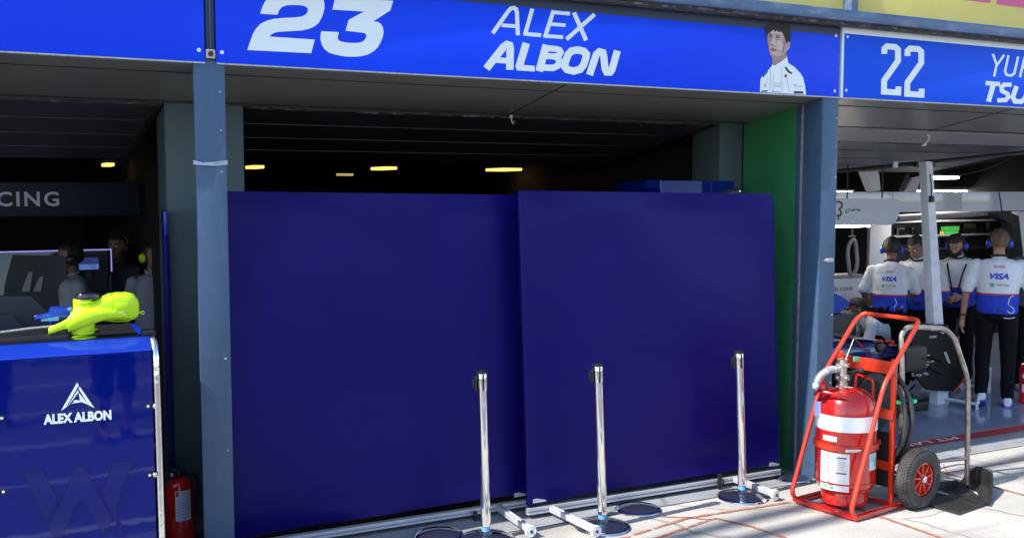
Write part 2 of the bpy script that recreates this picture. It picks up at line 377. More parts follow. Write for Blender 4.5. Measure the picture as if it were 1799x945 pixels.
# ================================================================ SETTING: ground
def sheet(name, x0, x1, y0, y1, z, m):
    o = MB().face([(x0, y0, z), (x1, y0, z), (x1, y1, z), (x0, y1, z)]).build(name, m, None, recalc=False)
    return tag(o, kind='structure')
sheet('ground', -1500, 1500, -1500, 1500, -.012, M['lane'])
sheet('pit_apron', -40, 60, 3.3, 5.50, 0, M['concrete'])
sheet('pit_lane', -60, 80, -9, 3.3, -.004, M['tarmac'])
sheet('doorway_slab', -40, 60, 5.50, 6.02, .001, M['slab'])
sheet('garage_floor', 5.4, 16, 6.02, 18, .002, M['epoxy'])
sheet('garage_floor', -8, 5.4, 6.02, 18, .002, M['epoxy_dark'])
def ragged(name, pts, w, m, z=.004, jit=.003, step=.03):
    """worn strip on the floor following pts, with an uneven edge and short gaps"""
    b = MB(); P = [Vector((p[0], p[1], 0)) for p in pts]; samples = []
    for a, c in zip(P, P[1:]):
        n = max(1, int((c-a).length/step)); samples += [a.lerp(c, i/n) for i in range(n)]
    samples.append(P[-1]); prev = None
    for i, p in enumerate(samples):
        d = (samples[min(i+1, len(samples)-1)]-samples[max(i-1, 0)]).normalized(); nn = Vector((-d.y, d.x, 0))
        k = w/2*(.8+.35*noise.noise(Vector((i*.35, name.__len__(), w*90)))+random.uniform(-.12, .12))
        cur = (p+nn*(k+random.uniform(-jit, jit))+Vector((0, 0, z)), p-nn*(k+random.uniform(-jit, jit))+Vector((0, 0, z)))
        if prev and random.random() > .012: b.face([prev[0], prev[1], cur[1], cur[0]])
        prev = cur
    return tag(b.build(name, m, None, recalc=True), kind='structure')
ragged('slab_joint', [(2.6, 5.03), (3.34, 5.09), (3.88, 5.215), (4.72, 5.18)], .035, M['rust'])
ragged('slab_joint', [(2.9, 4.86), (3.45, 4.98), (3.9, 5.10), (4.05, 5.13), (4.15, 4.9), (4.194, 4.643), (4.2, 3.6)], .035, M['rust'])
ragged('slab_joint', [(3.75, 5.32), (3.9, 5.22), (4.0, 5.12)], .022, M['rust'])
ragged('slab_joint', [(5.01, 5.2), (5.022, 4.675), (5.04, 4.218), (5.05, 3.2)], .035, M['rust'])
ragged('slab_joint', [(6.23, 5.47), (6.246, 5.206), (6.267, 4.573), (6.3, 3.6)], .035, M['rust'])
ragged('slab_joint', [(5.9, 5.22), (6.6, 5.2), (8.5, 5.18)], .02, M['rust'])
for xx in (0.6, 8.9, 11.6): ragged('slab_joint', [(xx, 5.47), (xx, 2)], .03, M['rust'])
ragged('floor_seam', [(-2, 5.49), (4, 5.49), (12, 5.49)], .010, M['seam'], z=.003, jit=.001)  # thin dark seam between apron and doorway slab
(sheet("red_line", 5.42, 14, 5.845, 5.985, .006, M['red_line']))
t_ = text('PIT LANE', (7.22, 5.955, .006), (-.78, 0, 0), (0, -.075, 0), M['white_paint'], None, 'pit_lane_lettering', bold=.02, nrm=(0, 0, 1), off=.003)
tag(place(t_, (7.22, 5.955, .006)), kind='structure')
# painted lines across the lane, seen only mirrored in the gloss of the cabinet and the chrome
for i, y in enumerate((3.1, 1.9, .7, -.6, -2.0)):
    ragged('lane_marking', [(-14, y+.5), (-3, y+.1), (4, y-.2)], .10, M['white_paint'], jit=.02, step=.12)
sheet('lane_marking', -30, 50, -3.9, -3.6, -.004, M['white_paint'])

# ================================================================ pit building
YF = 5.527
bld = thing('pit_building', 'pit garage building with blue grey steel columns under a row of blue name boards', 'building')
def soz(y): return 2.765-(y-5.53)*.1667          # underside of the sloping soffit
def slope_slab(b, x0, x1, y0, y1, zf, th, n=1):
    b.prism([(x0, y0, zf(y0)), (x0, y1, zf(y1)), (x0, y1, zf(y1)+th), (x0, y0, zf(y0)+th)], (x1-x0, 0, 0)); return b
s_ = slope_slab(MB(), -7, 16, 5.56, 6.40, soz, .03).build('soffit', M['soffit'], bld)
b = MB()
for y in (5.72,): slope_slab(b, -7, 16, y, y+.008, lambda q: soz(q)-.003, .006)
slope_slab(b, -7, 16, 6.33, 6.345, lambda q: soz(q)-.004, .006)
for x in (-1.3, 3.17, 7.3, 11.6): slope_slab(b, x, x+.008, 5.56, 6.40, lambda q: soz(q)-.0035, .006)
b.build('seam', M['seam'], s_)
def column(x0, x1, y0, y1, name='column', m=M['column'], top=2.78):
    return MB().box((x0, y0, -.01), (x1, y1, top), .006).build(name, m, bld)
c1 = column(.925, 1.087, 5.535, 5.553)
MB().box((.995, 5.5535, -.01), (1.015, 5.74, 2.72), .002).build('column_web', M['column'], c1)
c2 = column(5.26, 5.412, 5.535, 5.73)
for xc, c in ((1.0, c1), (5.335, c2), (-3.35, None), (9.7, None)):
    if c is None: c = column(xc-.08, xc+.08, 5.535, 5.74)
    for z in (2.62, 2.42, 2.2, 1.2, .7): MB().ell((xc+.06, 5.5345, z), (.006, .004, .006), 8).build('bolt', M['trim'], c)
MB().box((5.262, 5.745, 0), (5.30, 5.80, 2.72), .004).build('column_flange', M['column'], c2)
MB().box((5.255, 5.728, 0), (5.262, 5.746, 2.73)).build('column_flange', M['trim'], c2)
# masking tape round the left column and a latch on the right one
b = MB(); z0 = onY(360, 287, 5.53).z
for k in range(3):
    zz = z0+k*.008-.008
    b.tube([(.914, 5.531, zz+.004), (.96, 5.528, zz-.004*k), (1.03, 5.528, zz-.002), (1.089, 5.531, zz+.006), (1.092, 5.556, zz+.01)], .004, 6)
b.build('tape_band', mat('clear_tape', (.55, .62, .72), .3, var=.2), c1)
p = onY(1456, 457, 5.53)
b = MB().box((p.x-.03, 5.515, p.z-.014), (p.x+.03, 5.534, p.z+.014), .004); b.box((p.x-.045, 5.525, p.z-.006), (p.x+.045, 5.534, p.z+.006), .002)
b.build('latch', M['trim'], c2)
# piers behind the columns
MB().box((.897, 6.40, -.01), (1.363, 6.75, 2.9), .008).build('pier', M['column_back'], bld)
MB().box((5.03, 6.40, -.01), (5.255, 6.75, 2.9), .008).build('pier', M['column_back'], bld)
MB().box((5.262, 5.802, -.01), (5.40, 6.395, 2.78)).build('green_wall', M['green'], bld)
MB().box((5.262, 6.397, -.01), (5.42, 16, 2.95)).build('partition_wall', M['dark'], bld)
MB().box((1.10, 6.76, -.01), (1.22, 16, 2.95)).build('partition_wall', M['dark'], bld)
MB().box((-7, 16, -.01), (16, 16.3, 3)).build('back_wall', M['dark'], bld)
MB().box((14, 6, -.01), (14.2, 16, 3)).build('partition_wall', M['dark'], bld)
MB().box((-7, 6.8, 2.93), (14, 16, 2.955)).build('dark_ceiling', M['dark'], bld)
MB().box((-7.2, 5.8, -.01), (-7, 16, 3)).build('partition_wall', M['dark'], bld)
MB().box((-7.2, 5.60, 2.96), (16, 16.4, 7.5)).build('upper_floor', M['grey_panel'], bld)
b = MB()                                           # roof trusses deep in the garages
for y in (9.5, 11.5, 13.5):
    b.tube([(-6, y, 2.82), (14, y, 2.82)], .03, 6); b.tube([(-6, y, 2.62), (14, y, 2.62)], .02, 6)
    for i in range(40): b.tube([(-6+i*.5, y, 2.82 if i % 2 else 2.62), (-5.5+i*.5, y, 2.62 if i % 2 else 2.82)], .012, 5)
b.build('roof_truss', M['seam'], bld)
for (pts_, rr_, mm_, nm_) in (([(1.5, 9.0, 2.70), (5.2, 9.3, 2.62)], .05, 'grey_dark', 'service_duct'), ([(1.6, 12.6, 2.66), (4.4, 11.0, 2.5), (5.2, 8.4, 2.45)], .022, 'dark_red', 'service_pipe'), ([(2.4, 9.5, 2.8), (3.4, 10.4, 2.45), (3.9, 11.5, 2.75)], .012, 'grey_panel', 'cable'), ([(-2.0, 9.6, 2.6), (.6, 10.4, 2.5)], .02, 'dark_red', 'service_pipe'), ([(3.0, 12.0, 2.40), (5.1, 12.2, 2.40)], .05, 'grey_dark', 'service_duct')):
    MB().tube(fillet(pts_, .4), rr_, 10).build(nm_, M[mm_], bld)
# right bay: fascia behind the soffit
slope_slab(MB(), 5.42, 14, 6.405, 6.83, lambda q: soz(q)-.006, .03).build('fascia_panel', M['grey_panel'], bld)
# beam under the banner
bm_ = MB().box((-7, 5.40, 3.286), (16, 5.60, 3.362), .006).build('ledge_beam', M['beam'], bld)
MB().box((-7, 5.44, 3.263), (16, 5.518, 3.2855)).build('ledge_gutter', M['grime'], bld)
MB().box((5.405, 5.43, 3.3625), (5.47, 5.55, 7.5), .004).build('mullion', M['beam'], bld)
MB().box((1.0, 5.43, 3.3625), (1.06, 5.55, 7.5), .004).build('mullion', M['beam'], bld)
MB().box((9.9, 5.43, 3.3625), (9.96, 5.55, 7.5), .004).build('mullion', M['beam'], bld)

# tilt-up doors
def tilt_door(x0, x1, y0, y1, label, z0=None):
    zf = lambda q: (z0 or soz(6.4)-.004)-(q-y0)*.155
    d = thing('tilt_door', label, 'garage door')
    slope_slab(MB(), x0, x1, y0, y1, zf, .05).build('door_panel', M['door'], d)
    b = MB(); n = 4
    for i in range(1, n):
        y = y0+(y1-y0)*i/n; slope_slab(b, x0, x1, y, y+.01, lambda q: zf(q)-.004, .008)
    b.build('rib', M['grey_dark'], d)
    b = MB(); x = x0+.02; prev = Vector((x, y0-.006, zf(y0)-.004))
    while x < x1:
        x += random.uniform(.02, .09); cur = Vector((min(x, x1), y0-.006+random.uniform(-.004, .004), zf(y0)-.004+random.uniform(-.004, .003)))
        b.tube([prev, cur], random.choice((.002, .003, .005, .008)), 5); prev = cur
    b.build('edge_seal', M['grime'], d)
    for xs in (x0-.03, x1-.01):
        slope_slab(MB(), xs, xs+.04, y0-.02, y1+.3, lambda q: zf(q)-.012, .06).build('side_rail', M['seam'], d)
    rebase(d, (x0, y0, zf(y0))); tag(d, group='tilted garage doors'); return d
tilt_door(-3.2, .86, 6.42, 8.2, 'dark ribbed garage door folded up over the left bay, above the cabinet')
tilt_door(1.40, 4.98, 6.42, 8.2, 'dark ribbed garage door folded up above the two navy screens')
tilt_door(5.44, 9.6, 6.85, 8.35, 'pale grey tilted garage door above the bay with the mechanics', z0=2.545)
# hook and hanging cord
p = onY(897, 200, 6.38)
hk = MB().box((p.x-.012, 6.37, p.z-.035), (p.x+.012, 6.385, p.z+.05), .003); hk.tube([(p.x, 6.372, p.z-.02), (p.x, 6.36, p.z-.06), (p.x+.012, 6.36, p.z-.075), (p.x+.02, 6.365, p.z-.05)], .005, 6)
hk.box((p.x-.03, 6.372, p.z-.004), (p.x+.03, 6.384, p.z+.014), .002)
tag(place(hk.build('hook', M['trim']), p), 'small metal hook hanging from the soffit edge below the driver name', 'hook')
p = onY(1628, 238, 6.5)
hk = MB().tube(fillet([(p.x, 6.5, soz(6.5)-.01), (p.x+.03, 6.49, p.z), (p.x+.01, 6.5, p.z-.06), (p.x-.04, 6.5, p.z-.09)], .04), .006, 6).tube([(p.x-.05, 6.5, p.z-.09), (p.x-.01, 6.5, p.z-.085), (p.x-.03, 6.5, p.z-.07)], .01, 6)
tag(place(hk.build('hanging_rope', M['label']), p), 'short frayed cream rope hanging from the soffit over the white pillar', 'rope')

# ---------------------------------------------------------------- name boards
SY = lambda x, y, k=0: onY(x, y, YF-.002-k)
def board(name, x0, x1, label, m, z1=3.277):
    s = thing(name, label, 'sign')
    MB().box((x0, YF, 2.77), (x1, YF+.03, z1), .002).build('board', m, s)
    MB().box((x0, YF-.004, 2.762), (x1, YF+.032, 2.7695)).build('trim', M['trim'], s)
    tag(s, group='blue name boards over the garages'); return s
def bolts(s, pts, r=.011):
    for x, z in pts:
        MB().lathe([(r*.9, 0), (r, .003), (r*.7, .006), (0, .007)], 12, Matrix.Translation((x, YF, z)) @ Matrix.Rotation(R(90), 4, 'X')).build('bolt', M['print'], s)
s0 = board('name_board', -3.3, .985, 'plain blue board at top left, no lettering on it', M['sign_blue'])
bolts(s0, [(.955, 2.83)]); rebase(s0, (0, YF, 2.77))
s1 = board('name_board', 1.043, 5.399, 'long blue board with 23 and ALEX ALBON in white beside a printed driver', M['sign_blue'])
bolts(s1, [(1.072, 2.825), (5.36, 2.81), (5.36, 3.2)])
C4 = lambda x, y, k=0: SY(400+x/2.624, y/2.624, k)
MB().box((1.045, YF-.0015, 3.203), (5.397, YF-.0003, 3.2765)).build('painted_shadow_band', M['sign_dark'], s1)  # flat navy strip paints in the ledge's shadow along the board top
two = [(90,232),(385,247),(402,184),(193,170),(205,158),(225,150),(260,147),(300,145),(345,142),(375,135),(400,124),(420,107),(433,85),(441,62),(446,40),(447,22),(444,6),(436,-8),(420,-20),(390,-30),(350,-35),(300,-37),(250,-34),(215,-27),(188,-10),(170,12),(158,38),(150,65),(230,70),(238,48),(250,35),(270,27),(300,25),(335,26),(358,31),(370,42),(368,58),(358,70),(340,78),(310,82),(260,84),(215,88),(180,97),(150,112),(130,134),(115,160),(104,192)]
three = [(497,-13),(763,5),(750,50),(672,100),(692,103),(707,112),(716,128),(719,150),(714,175),(704,200),(690,222),(670,240),(648,252),(620,260),(590,263),(556,263),(522,259),(490,252),(465,243),(446,228),(434,208),(428,185),(428,165),(431,145),(513,150),(508,168),(507,180),(515,189),(535,196),(560,199),(590,200),(612,197),(628,189),(637,176),(640,165),(634,156),(618,152),(600,150),(543,143),(558,93),(628,55),(482,46)]
flat('race_number', [two, three], C4, M['print'], s1)
C5 = lambda x, y, k=0: SY(800+x/2.624, y/2.624, k)
arc = lambda cx, cy, rx, ry, a0, a1, n=10, sk=0: [(cx+rx*math.cos(R(a0+(a1-a0)*i/n))-sk*ry*math.sin(R(a0+(a1-a0)*i/n)), cy+ry*math.sin(R(a0+(a1-a0)*i/n))) for i in range(n+1)]
alex = strokes([
 ([(172,155),(245,52),(256,41),(268,38),(280,44),(284,62),(288,164)], 19), ([(214,118),(286,123)], 17),
 ([(355,42),(321,161)], 19), ([(314,157),(396,164)], 18),
 ([(453,50),(413,172)], 19), ([(446,58),(529,65)], 17), ([(428,112),(508,118)], 16), ([(406,167),(497,173)], 17),
 ([(547,60),(603,188)], 20), ([(642,68),(512,183)], 19)])
flat('first_name', alex, C5, M['print'], s1)
albon = strokes([
 ([(143,318),(222,218),(238,207),(250,211),(253,226),(251,323)], 35), ([(188,278),(250,283)], 26),
 ([(327,200),(292,316)], 35), ([(282,312),(366,318)], 27),
 ([(419,208),(386,330)], 35), ([(405,222),(462,227),(480,232),(486,243),(478,256),(462,262),(396,258)], 28), ([(455,262),(474,268),(480,284),(472,304),(450,315),(376,311)], 30),
 ([(536,236),(565,232),(592,238),(604,252),(600,275),(590,303),(575,321),(545,329),(515,322),(504,308),(508,284),(520,253)], 34, True),
 ([(618,347),(650,252),(664,240),(680,244),(684,262),(690,318),(698,334),(714,334),(722,322),(747,235)], 33)])
flat('surname', albon, C5, M['print'], s1)
# printed driver
C7 = lambda x, y, k=0: SY(1320+x/6.3, 20+y/6.3, k)
pt = flat('portrait', [[(95,895),(100,760),(120,715),(185,655),(215,620),(235,590),(300,560),(395,500),(410,575),(480,620),(545,690),(575,740),(595,830),(606,925)]], C7, M['print'], s1)
def pp(name, polys, m, k0): flat(name, polys, lambda x, y, k=0: C7(x, y, k+k0), m, pt)
pp('neck', [[(235,590),(228,530),(400,440),(398,505),(330,560),(262,602)]], M['skin_shade'], .0006)
pp('face', [[(178,240),(175,300),(180,360),(195,400),(195,440),(205,480),(235,520),(270,532),(310,522),(350,490),(385,450),(400,440),(425,400),(432,355),(415,340),(390,350),(370,230),(250,200)]], M['skin_print'], .0010)
pp('face_shading', [[(178,250),(176,300),(186,380),(200,400),(205,372),(222,330),(232,285),(215,250)], [(196,440),(215,500),(258,528),(310,522),(350,490),(325,495),(275,500),(236,470)]], M['skin_shade'], .0014)
pp('face_tone', [[(215,215),(300,215),(345,245),(350,262),(300,250),(250,246),(212,250)], [(222,345),(240,300),(252,300),(262,350),(252,378),(236,374)], [(285,330),(340,330),(352,380),(325,430),(292,420),(280,380)], [(225,455),(262,458),(280,470),(262,485),(232,478)]], mat('printed_face_light', (.74, .54, .50), .5), .0014)
pp('face_tone', [[(208,300),(230,296),(232,308),(212,312)], [(272,306),(312,310),(310,322),(276,318)], [(355,300),(372,310),(380,400),(355,452),(330,486),(345,430),(356,380)], [(398,372),(416,360),(418,385),(404,410)], [(240,380),(262,384),(258,394),(240,390)]], M['skin_shade'], .0016)
pp('hair', [[(160,235),(155,190),(175,150),(205,115),(260,95),(330,95),(390,120),(425,160),(440,220),(438,290),(425,345),(400,340),(385,372),(378,330),(362,280),(345,240),(325,225),(300,238),(285,212),(262,235),(250,205),(215,230),(200,262),(190,230),(182,262),(172,300)], [(388,450),(400,440),(398,500)]], M['hair'], .0018)
pp('features', [[(205,272),(228,268),(232,282),(208,284)], [(272,278),(315,290),(312,300),(275,294)], [(268,262),(318,272),(318,278),(268,268)], [(202,258),(230,256),(230,261),(202,263)], [(208,374),(236,382),(244,374),(226,368)]], M['hair'], .0022)
pp('mouth', [[(200,425),(232,408),(262,418),(284,436),(255,444),(215,438)]], mat('printed_lips', (.45, .12, .14), .5), .0022)
for q_ in ([(368,625),(385,612),(420,660),(455,682),(448,697),(410,684),(385,655)], [(118,720),(180,662),(186,672),(130,735)], [(110,880),(180,875),(180,892),(110,893)], [(472,885),(570,888),(576,915),(472,912)]): pp("suit_mark", [q_], M["sign_dark"], .0006)
pp('suit_lines', strokes([([(215,650),(205,895)], 4), ([(245,690),(240,895)], 4), ([(330,620),(345,900)], 3), ([(385,700),(420,905)], 3), ([(150,800),(165,835),(145,838),(150,800)], 4), ([(180,740),(165,800)], 3), ([(468,812),(500,815),(485,842),(468,812)], 4)]), M['grey_panel'], .0010)
pp('crest', [[(362,705),(398,700),(392,730),(372,738)]], M['ink_red'], .0008)
def suit_text(body, x0, y0, x1, y1, m, h):
    a = C7(x0, y0); u = C7(x1, y1)-a; text(body, a, u, (0, 0, h), m, pt, 'suit_lettering', nrm=(0, -1, 0), off=.003)
suit_text('WILLIAMS', 252, 805, 345, 812, M['grey_panel'], .008); suit_text('RACING', 252, 835, 325, 842, M['ink'], .010); suit_text('DURACELL', 225, 895, 320, 903, M['ink'], .008); suit_text('AXIS', 508, 838, 560, 842, M['grey_panel'], .008)
rebase(s1, (1.043, YF, 2.77))
s2 = board('name_board', 5.437, 9.9, 'mid blue board with 22 and the start of a driver name, at the right end', M['sign_blue_b'])
MB().box((5.437, YF-.0025, 3.222), (9.9, YF-.0003, 3.277)).build('light_band', M['print'], s2)
MB().box((5.419, YF-.006, 2.765), (5.4365, YF+.03, 3.285), .003).build('edge_strip', M['print'], s2)
bolts(s2, [(5.47, 2.82), (5.47, 3.2)])
C6 = lambda x, y, k=0: SY(1200+x/2.624, y/2.624, k)
d22 = []
for dx, dy in ((0, 0), (107, 10)):
    d22 += strokes([([(928+dx,250+dy),(928+dx,226+dy),(940+dx,215+dy),(978+dx,218+dy),(991+dx,230+dy),(991+dx,282+dy),(927+dx,372+dy),(926+dx,424+dy),(992+dx,428+dy),(993+dx,400+dy)], 27)])
flat('race_number', d22, C6, M['print'], s2)
yu = strokes([([(1428,250),(1447,302)], 11), ([(1481,254),(1445,304),(1434,354)], 11), ([(1500,256),(1484,330),(1492,347),(1512,350),(1527,340),(1545,262)], 11), ([(1575,264),(1553,357)], 11), ([(1630,268),(1572,312),(1612,362)], 11), ([(1660,272),(1638,364)], 11)])
flat('first_name', yu, C6, M['print'], s2)
ts = strokes([([(1395,384),(1462,389)], 20), ([(1431,388),(1408,470)], 23), ([(1515,392),(1480,392),(1468,404),(1470,420),(1496,434),(1500,448),(1488,462),(1448,464)], 20), ([(1538,398),(1520,448),(1530,468),(1558,470),(1576,456),(1592,402)], 22), ([(1600,478),(1622,404),(1650,476),(1672,408)], 22), ([(1700,412),(1740,414),(1750,430),(1735,476),(1695,478),(1682,462),(1696,412)], 22), ([(1775,416),(1758,484),(1800,486),(1825,460),(1822,424),(1775,416)], 22), ([(1840,490),(1885,420),(1895,494)], 22)])
flat('surname', ts, C6, M['print'], s2)
rebase(s2, (5.437, YF, 2.77))
# joint plate between the first two boards
j = thing('joint_post', 'dark steel post with a rusty bolt between two blue boards at top left', 'steel post')
MB().box((.992, YF+.004, 2.84), (1.036, YF+.04, 3.28), .003).build('post', M['sign_dark'], j)
MB().box((1.012, YF-.002, 2.84), (1.016, YF+.004, 3.28)).build('rib', M['beam'], j)
MB().box((.99, YF-.004, 2.79), (1.038, YF+.03, 2.838), .003).build('plate', M['trim'], j)
MB().lathe([(.014, 0), (.014, .008), (.008, .012), (0, .012)], 8, Matrix.Translation((1.014, YF-.004, 2.814)) @ Matrix.Rotation(R(90), 4, 'X')).build('bolt', mat('rusty_bolt', (.16, .04, .02), .8, .3, var=.3), j)
rebase(j, (1.014, YF, 2.79))
# yellow banners above
def banner(x0, x1, label, polys):
    o = thing('banner', label, 'banner')
    MB().box((x0, 5.50, 3.364), (x1, 5.53, 4.9), .003).build('banner_sheet', M['yellow'], o)
    if polys: flat('printed_shape', polys, lambda x, y, k=0: onY(1200+x/2.624, y/2.624, 5.497-k), M['pink'], o)
    rebase(o, (x0, 5.5, 3.364)); tag(o, group='yellow banners above the boards')
banner(1.07, 5.40, 'yellow banner strip left of the upright, above the printed driver', None)
banner(5.475, 9.88, 'yellow banner with pink print at the top right corner', [[(1270,-3),(1300,-90),(1450,-90),(1415,16)], [(1443,20),(1475,-80),(1760,-60),(1740,60)]])

# ================================================================ navy privacy screens
def screen(label, tl, tr, bl, br, Y, rail, feet, creases):
    """corner points as (x, z); the cloth hangs a little uneven over its aluminium base"""
    s = thing('privacy_screen', label, 'screen')
    nx, nz = 70, 70; b = MB(); rows = []
    for k in (0, 1):
        yy = Y+.035*k; g = []
        for j in range(nz+1):
            v = j/nz; row = []
            for i in range(nx+1):
                u = i/nx
                xl = bl[0]+(tl[0]-bl[0])*v; xr = br[0]+(tr[0]-br[0])*v
                zb = bl[1]+(br[1]-bl[1])*u+.028*math.sin(math.pi*u)**.6*(.8+.2*math.sin(9*u)); zt = tl[1]+(tr[1]-tl[1])*u
                x = xl+(xr-xl)*u; z = zb+(zt-zb)*v; dy = 0
                if k == 0:
                    edge = min(u, 1-u, v*1.2, 1-v, .06)/.06
                    dy = (noise.noise(Vector((x*1.0, z*.8, Y)))*.03+noise.noise(Vector((x*.9+z*1.6, z*.5-x*.4, 7+Y)))*.012+noise.noise(Vector((x*3, z*7, 3+Y)))*.0018+noise.noise(Vector((x*2, z*2.2+x, 9)))*.004)*edge
                    for (cz, sl, cu) in creases:
                        d = z-(cz+sl*(x-xl)); dy -= .0035*math.exp(-(d/.006)**2)*(0.4+.6*(noise.noise(Vector((x*2.3, cu, 0)))+.5))*edge
                    if v < .12: dy += noise.noise(Vector((x*4, z*14, 5)))*.006*(1-v/.12)
                row.append(b.bm.verts.new((x, yy+dy, z)))
            g.append(row)
        rows.append(g)
    for j in range(nz):
        for i in range(nx):
            f = b.bm.faces.new((rows[0][j][i], rows[0][j][i+1], rows[0][j+1][i+1], rows[0][j+1][i])); f.smooth = True
            f = b.bm.faces.new((rows[1][j][i], rows[1][j+1][i], rows[1][j+1][i+1], rows[1][j][i+1]))
    def side(a, c):
        for p, q, r_, t_ in zip(a, a[1:], c, c[1:]): b.bm.faces.new((p, q, t_, r_))
    side([r[0] for r in rows[0]], [r[0] for r in rows[1]]); side([r[-1] for r in rows[0]], [r[-1] for r in rows[1]])
    side(rows[0][0], rows[1][0]); side(rows[0][-1], rows[1][-1])
    cl = b.build('fabric_cover', M['navy'], s)
    # seam piping down each edge
    for e0, e1 in ((bl, tl), (br, tr)):
        MB().tube([(e0[0], Y+.004, e0[1]+.02), ((e0[0]+e1[0])/2, Y+.003, (e0[1]+e1[1])/2), (e1[0], Y+.004, e1[1]-.01)], .007, 8).build('piping', M['navy'], cl)
    x0, x1, z0, z1 = rail
    r = MB()
    def beam(za, zb, ya, yb): r.prism([(x0, ya, z0+za), (x0, yb, z0+za), (x0, yb, z0+zb), (x0, ya, z0+zb)], (x1-x0, 0, z1-z0))
    beam(.0, .014, Y-.012, Y+.03); beam(.0165, .024, Y-.004, Y+.024); beam(.026, .040, Y-.012, Y+.03)
    rl = r.build('base_rail', M['alu'], s)
    for fx, tx, ty in feet:
        d = Vector((tx-fx, ty-(Y-.01), 0)); L = d.length; ang = math.atan2(d.y, d.x)
        mx = Matrix.Translation((fx, Y-.014, .052)) @ Matrix.Rotation(ang, 4, 'Z')
        f = MB().box((0, -.019, -.019), (L-.01, -.006, .019), .002, mx).box((0, .006, -.019), (L-.01, .019, .019), .002, mx).box((0, -.0055, -.012), (L-.012, .0055, .012), 0, mx)
        fo = f.build('stabiliser_foot', M['alu'], s)
        wm = mx @ Matrix.Translation((L, 0, -.006)) @ Matrix.Rotation(R(90), 4, 'Y')
        wb = MB().lathe([(.028, -.012), (.035, -.010), (.037, 0), (.035, .010), (.031, .0115), (.030, .009), (.018, .009), (.016, .012)], 28, wm)
        w = wb.build('caster_wheel', M['label'], fo)
        MB().lathe([(.010, .0125), (.010, .018), (.006, .020), (0, .020)], 12, wm).build('hub_bolt', M['grey_dark'], w)
    for cx in (x0+.04, x1-.10):
        b2 = MB().prism([(cx, Y+.0, .0705+z0), (cx+.10, Y+.0, .0705+z0), (cx+.09, Y+.0, .082+z0), (cx+.03, Y+.0, .098+z0), (cx, Y+.0, .098+z0)], (0, .012, 0))
        b2.build('corner_bracket', M['alu'], s)
    base = ((x0+x1)/2, Y, 0); rebase(s, base); return tag(s, group='navy cloth screens closing the garage')
screen('left navy cloth screen, its right end hidden behind the other screen', (1.0, 2.100), (2.99, 2.074), (1.0, .085), (3.06, .105), 5.83,
       (1.0, 3.05, .03, .03), [(2.83, 2.81, 5.34), (1.35, 1.33, 5.36)], [(.50, .03, 1), (1.28, .0, 4)])
screen('right navy cloth screen standing in front, beside the green wall', (2.896, 2.102), (4.924, 2.078), (2.965, .085), (5.035, .10), 5.66,
       (2.958, 5.046, .03, .03), [(3.125, 3.163, 5.162), (4.62, 4.637, 5.247)], [(.52, .03, 2), (.40, -.04, 3)])
for (px, py, Yc) in ((1263, 848, 5.64), (834, 915, 5.80)):
    p = onY(px, py, Yc)
    c = MB().box((p.x-.012, Yc-.02, p.z-.04), (p.x+.012, Yc+.004, p.z+.07), .005).tube([(p.x-.02, Yc-.01, p.z-.02), (p.x+.03, Yc-.014, p.z), (p.x+.025, Yc-.012, p.z+.03)], .007, 6)
    tag(place(c.build('cable_clip', M['black']), p), 'black strap hanging over the base rail near the %s chrome post' % ('rightmost' if px > 1000 else 'leftmost'), 'strap')
# third screen, edge-on in the left bay
s3 = thing('privacy_screen', 'purple edge of a narrow screen seen edge-on left of the grey pier', 'screen')
MB().box((.862, 6.30, .05), (.893, 6.39, 1.985), .004).build('fabric_cover', M['navy'], s3)
MB().box((.866, 6.302, .0), (.89, 6.38, .049), .002).build('base_rail', M['alu'], s3)
MB().box((.8635, 6.292, 1.84), (.8915, 6.2995, 1.98), .003).build('corner_cap', M['duct_blue'], s3)
rebase(s3, (.88, 6.34, 0)); tag(s3, group='navy cloth screens closing the garage')

# ================================================================ chrome barrier posts
def post(label, x, y, h, lean, disc=True):
    s = thing('barrier_post', label, 'barrier post', (x, y, 0))
    sh = lean
    mx = Matrix.Shear('XY', 4, (0, 0)); mx = Matrix(((1, 0, sh, 0), (0, 1, 0, 0), (0, 0, 1, 0), (0, 0, 0, 1)))
    MB().lathe([(.030, .09), (.030, h-.115)], 36, mx, cap=True).build('pole', M['chrome'], s)
    MB().lathe([(.026, .02), (.026, .091)], 24, mx).build('sleeve', M['blue_tape'], s)
    hd = MB().lathe([(.031, h-.114), (.0325, h-.10), (.0325, h-.02), (.031, h-.016)], 36, mx).build('head', M['chrome'], s)
    MB().lathe([(.031, h-.0155), (.034, h-.012), (.034, h-.002), (.028, h), (0, h)], 32, mx).build('cap', M['black'], hd)
    for a in (-100, 170, 80, -10):
        m2 = Matrix.Translation((sh*(h-.07), 0, h-.07)) @ Matrix.Rotation(R(a), 4, 'Z')
        MB().box((.029, -.006, -.045), (.036, .006, .052), .004, m2).build('tape_slot', M['black'], hd)
    m2 = Matrix.Translation((sh*(h-.07), 0, h-.075)) @ Matrix.Rotation(R(178), 4, 'Z')
    MB().box((.036, -.014, -.04), (.048, .014, .04), .004, m2).box((.049, -.006, -.02), (.062, .006, .03), .004, m2).build('tape_end', M['black'], hd)
    b = MB().lathe([(.172, 0), (.176, .006), (.170, .014), (.160, .017)], 48, cap=True).build('base_rim', M['chrome'], s)
    MB().lathe([(.158, .0155), (.12, .026), (.07, .036), (.035, .042), (.03, .06), (0, .062)], 48).build('base_dome', M['chrome_black'], s)
    return tag(s, group='chrome barrier posts in front of the screens')
post('leftmost chrome barrier post, in front of the left navy screen', 2.557, 5.43, 1.035, -.028)
post('chrome barrier post near the left edge of the right navy screen', 3.307, 5.31, 1.04, -.045)
post('chrome barrier post near the right edge of the right navy screen', 4.495, 5.41, 1.02, -.055)
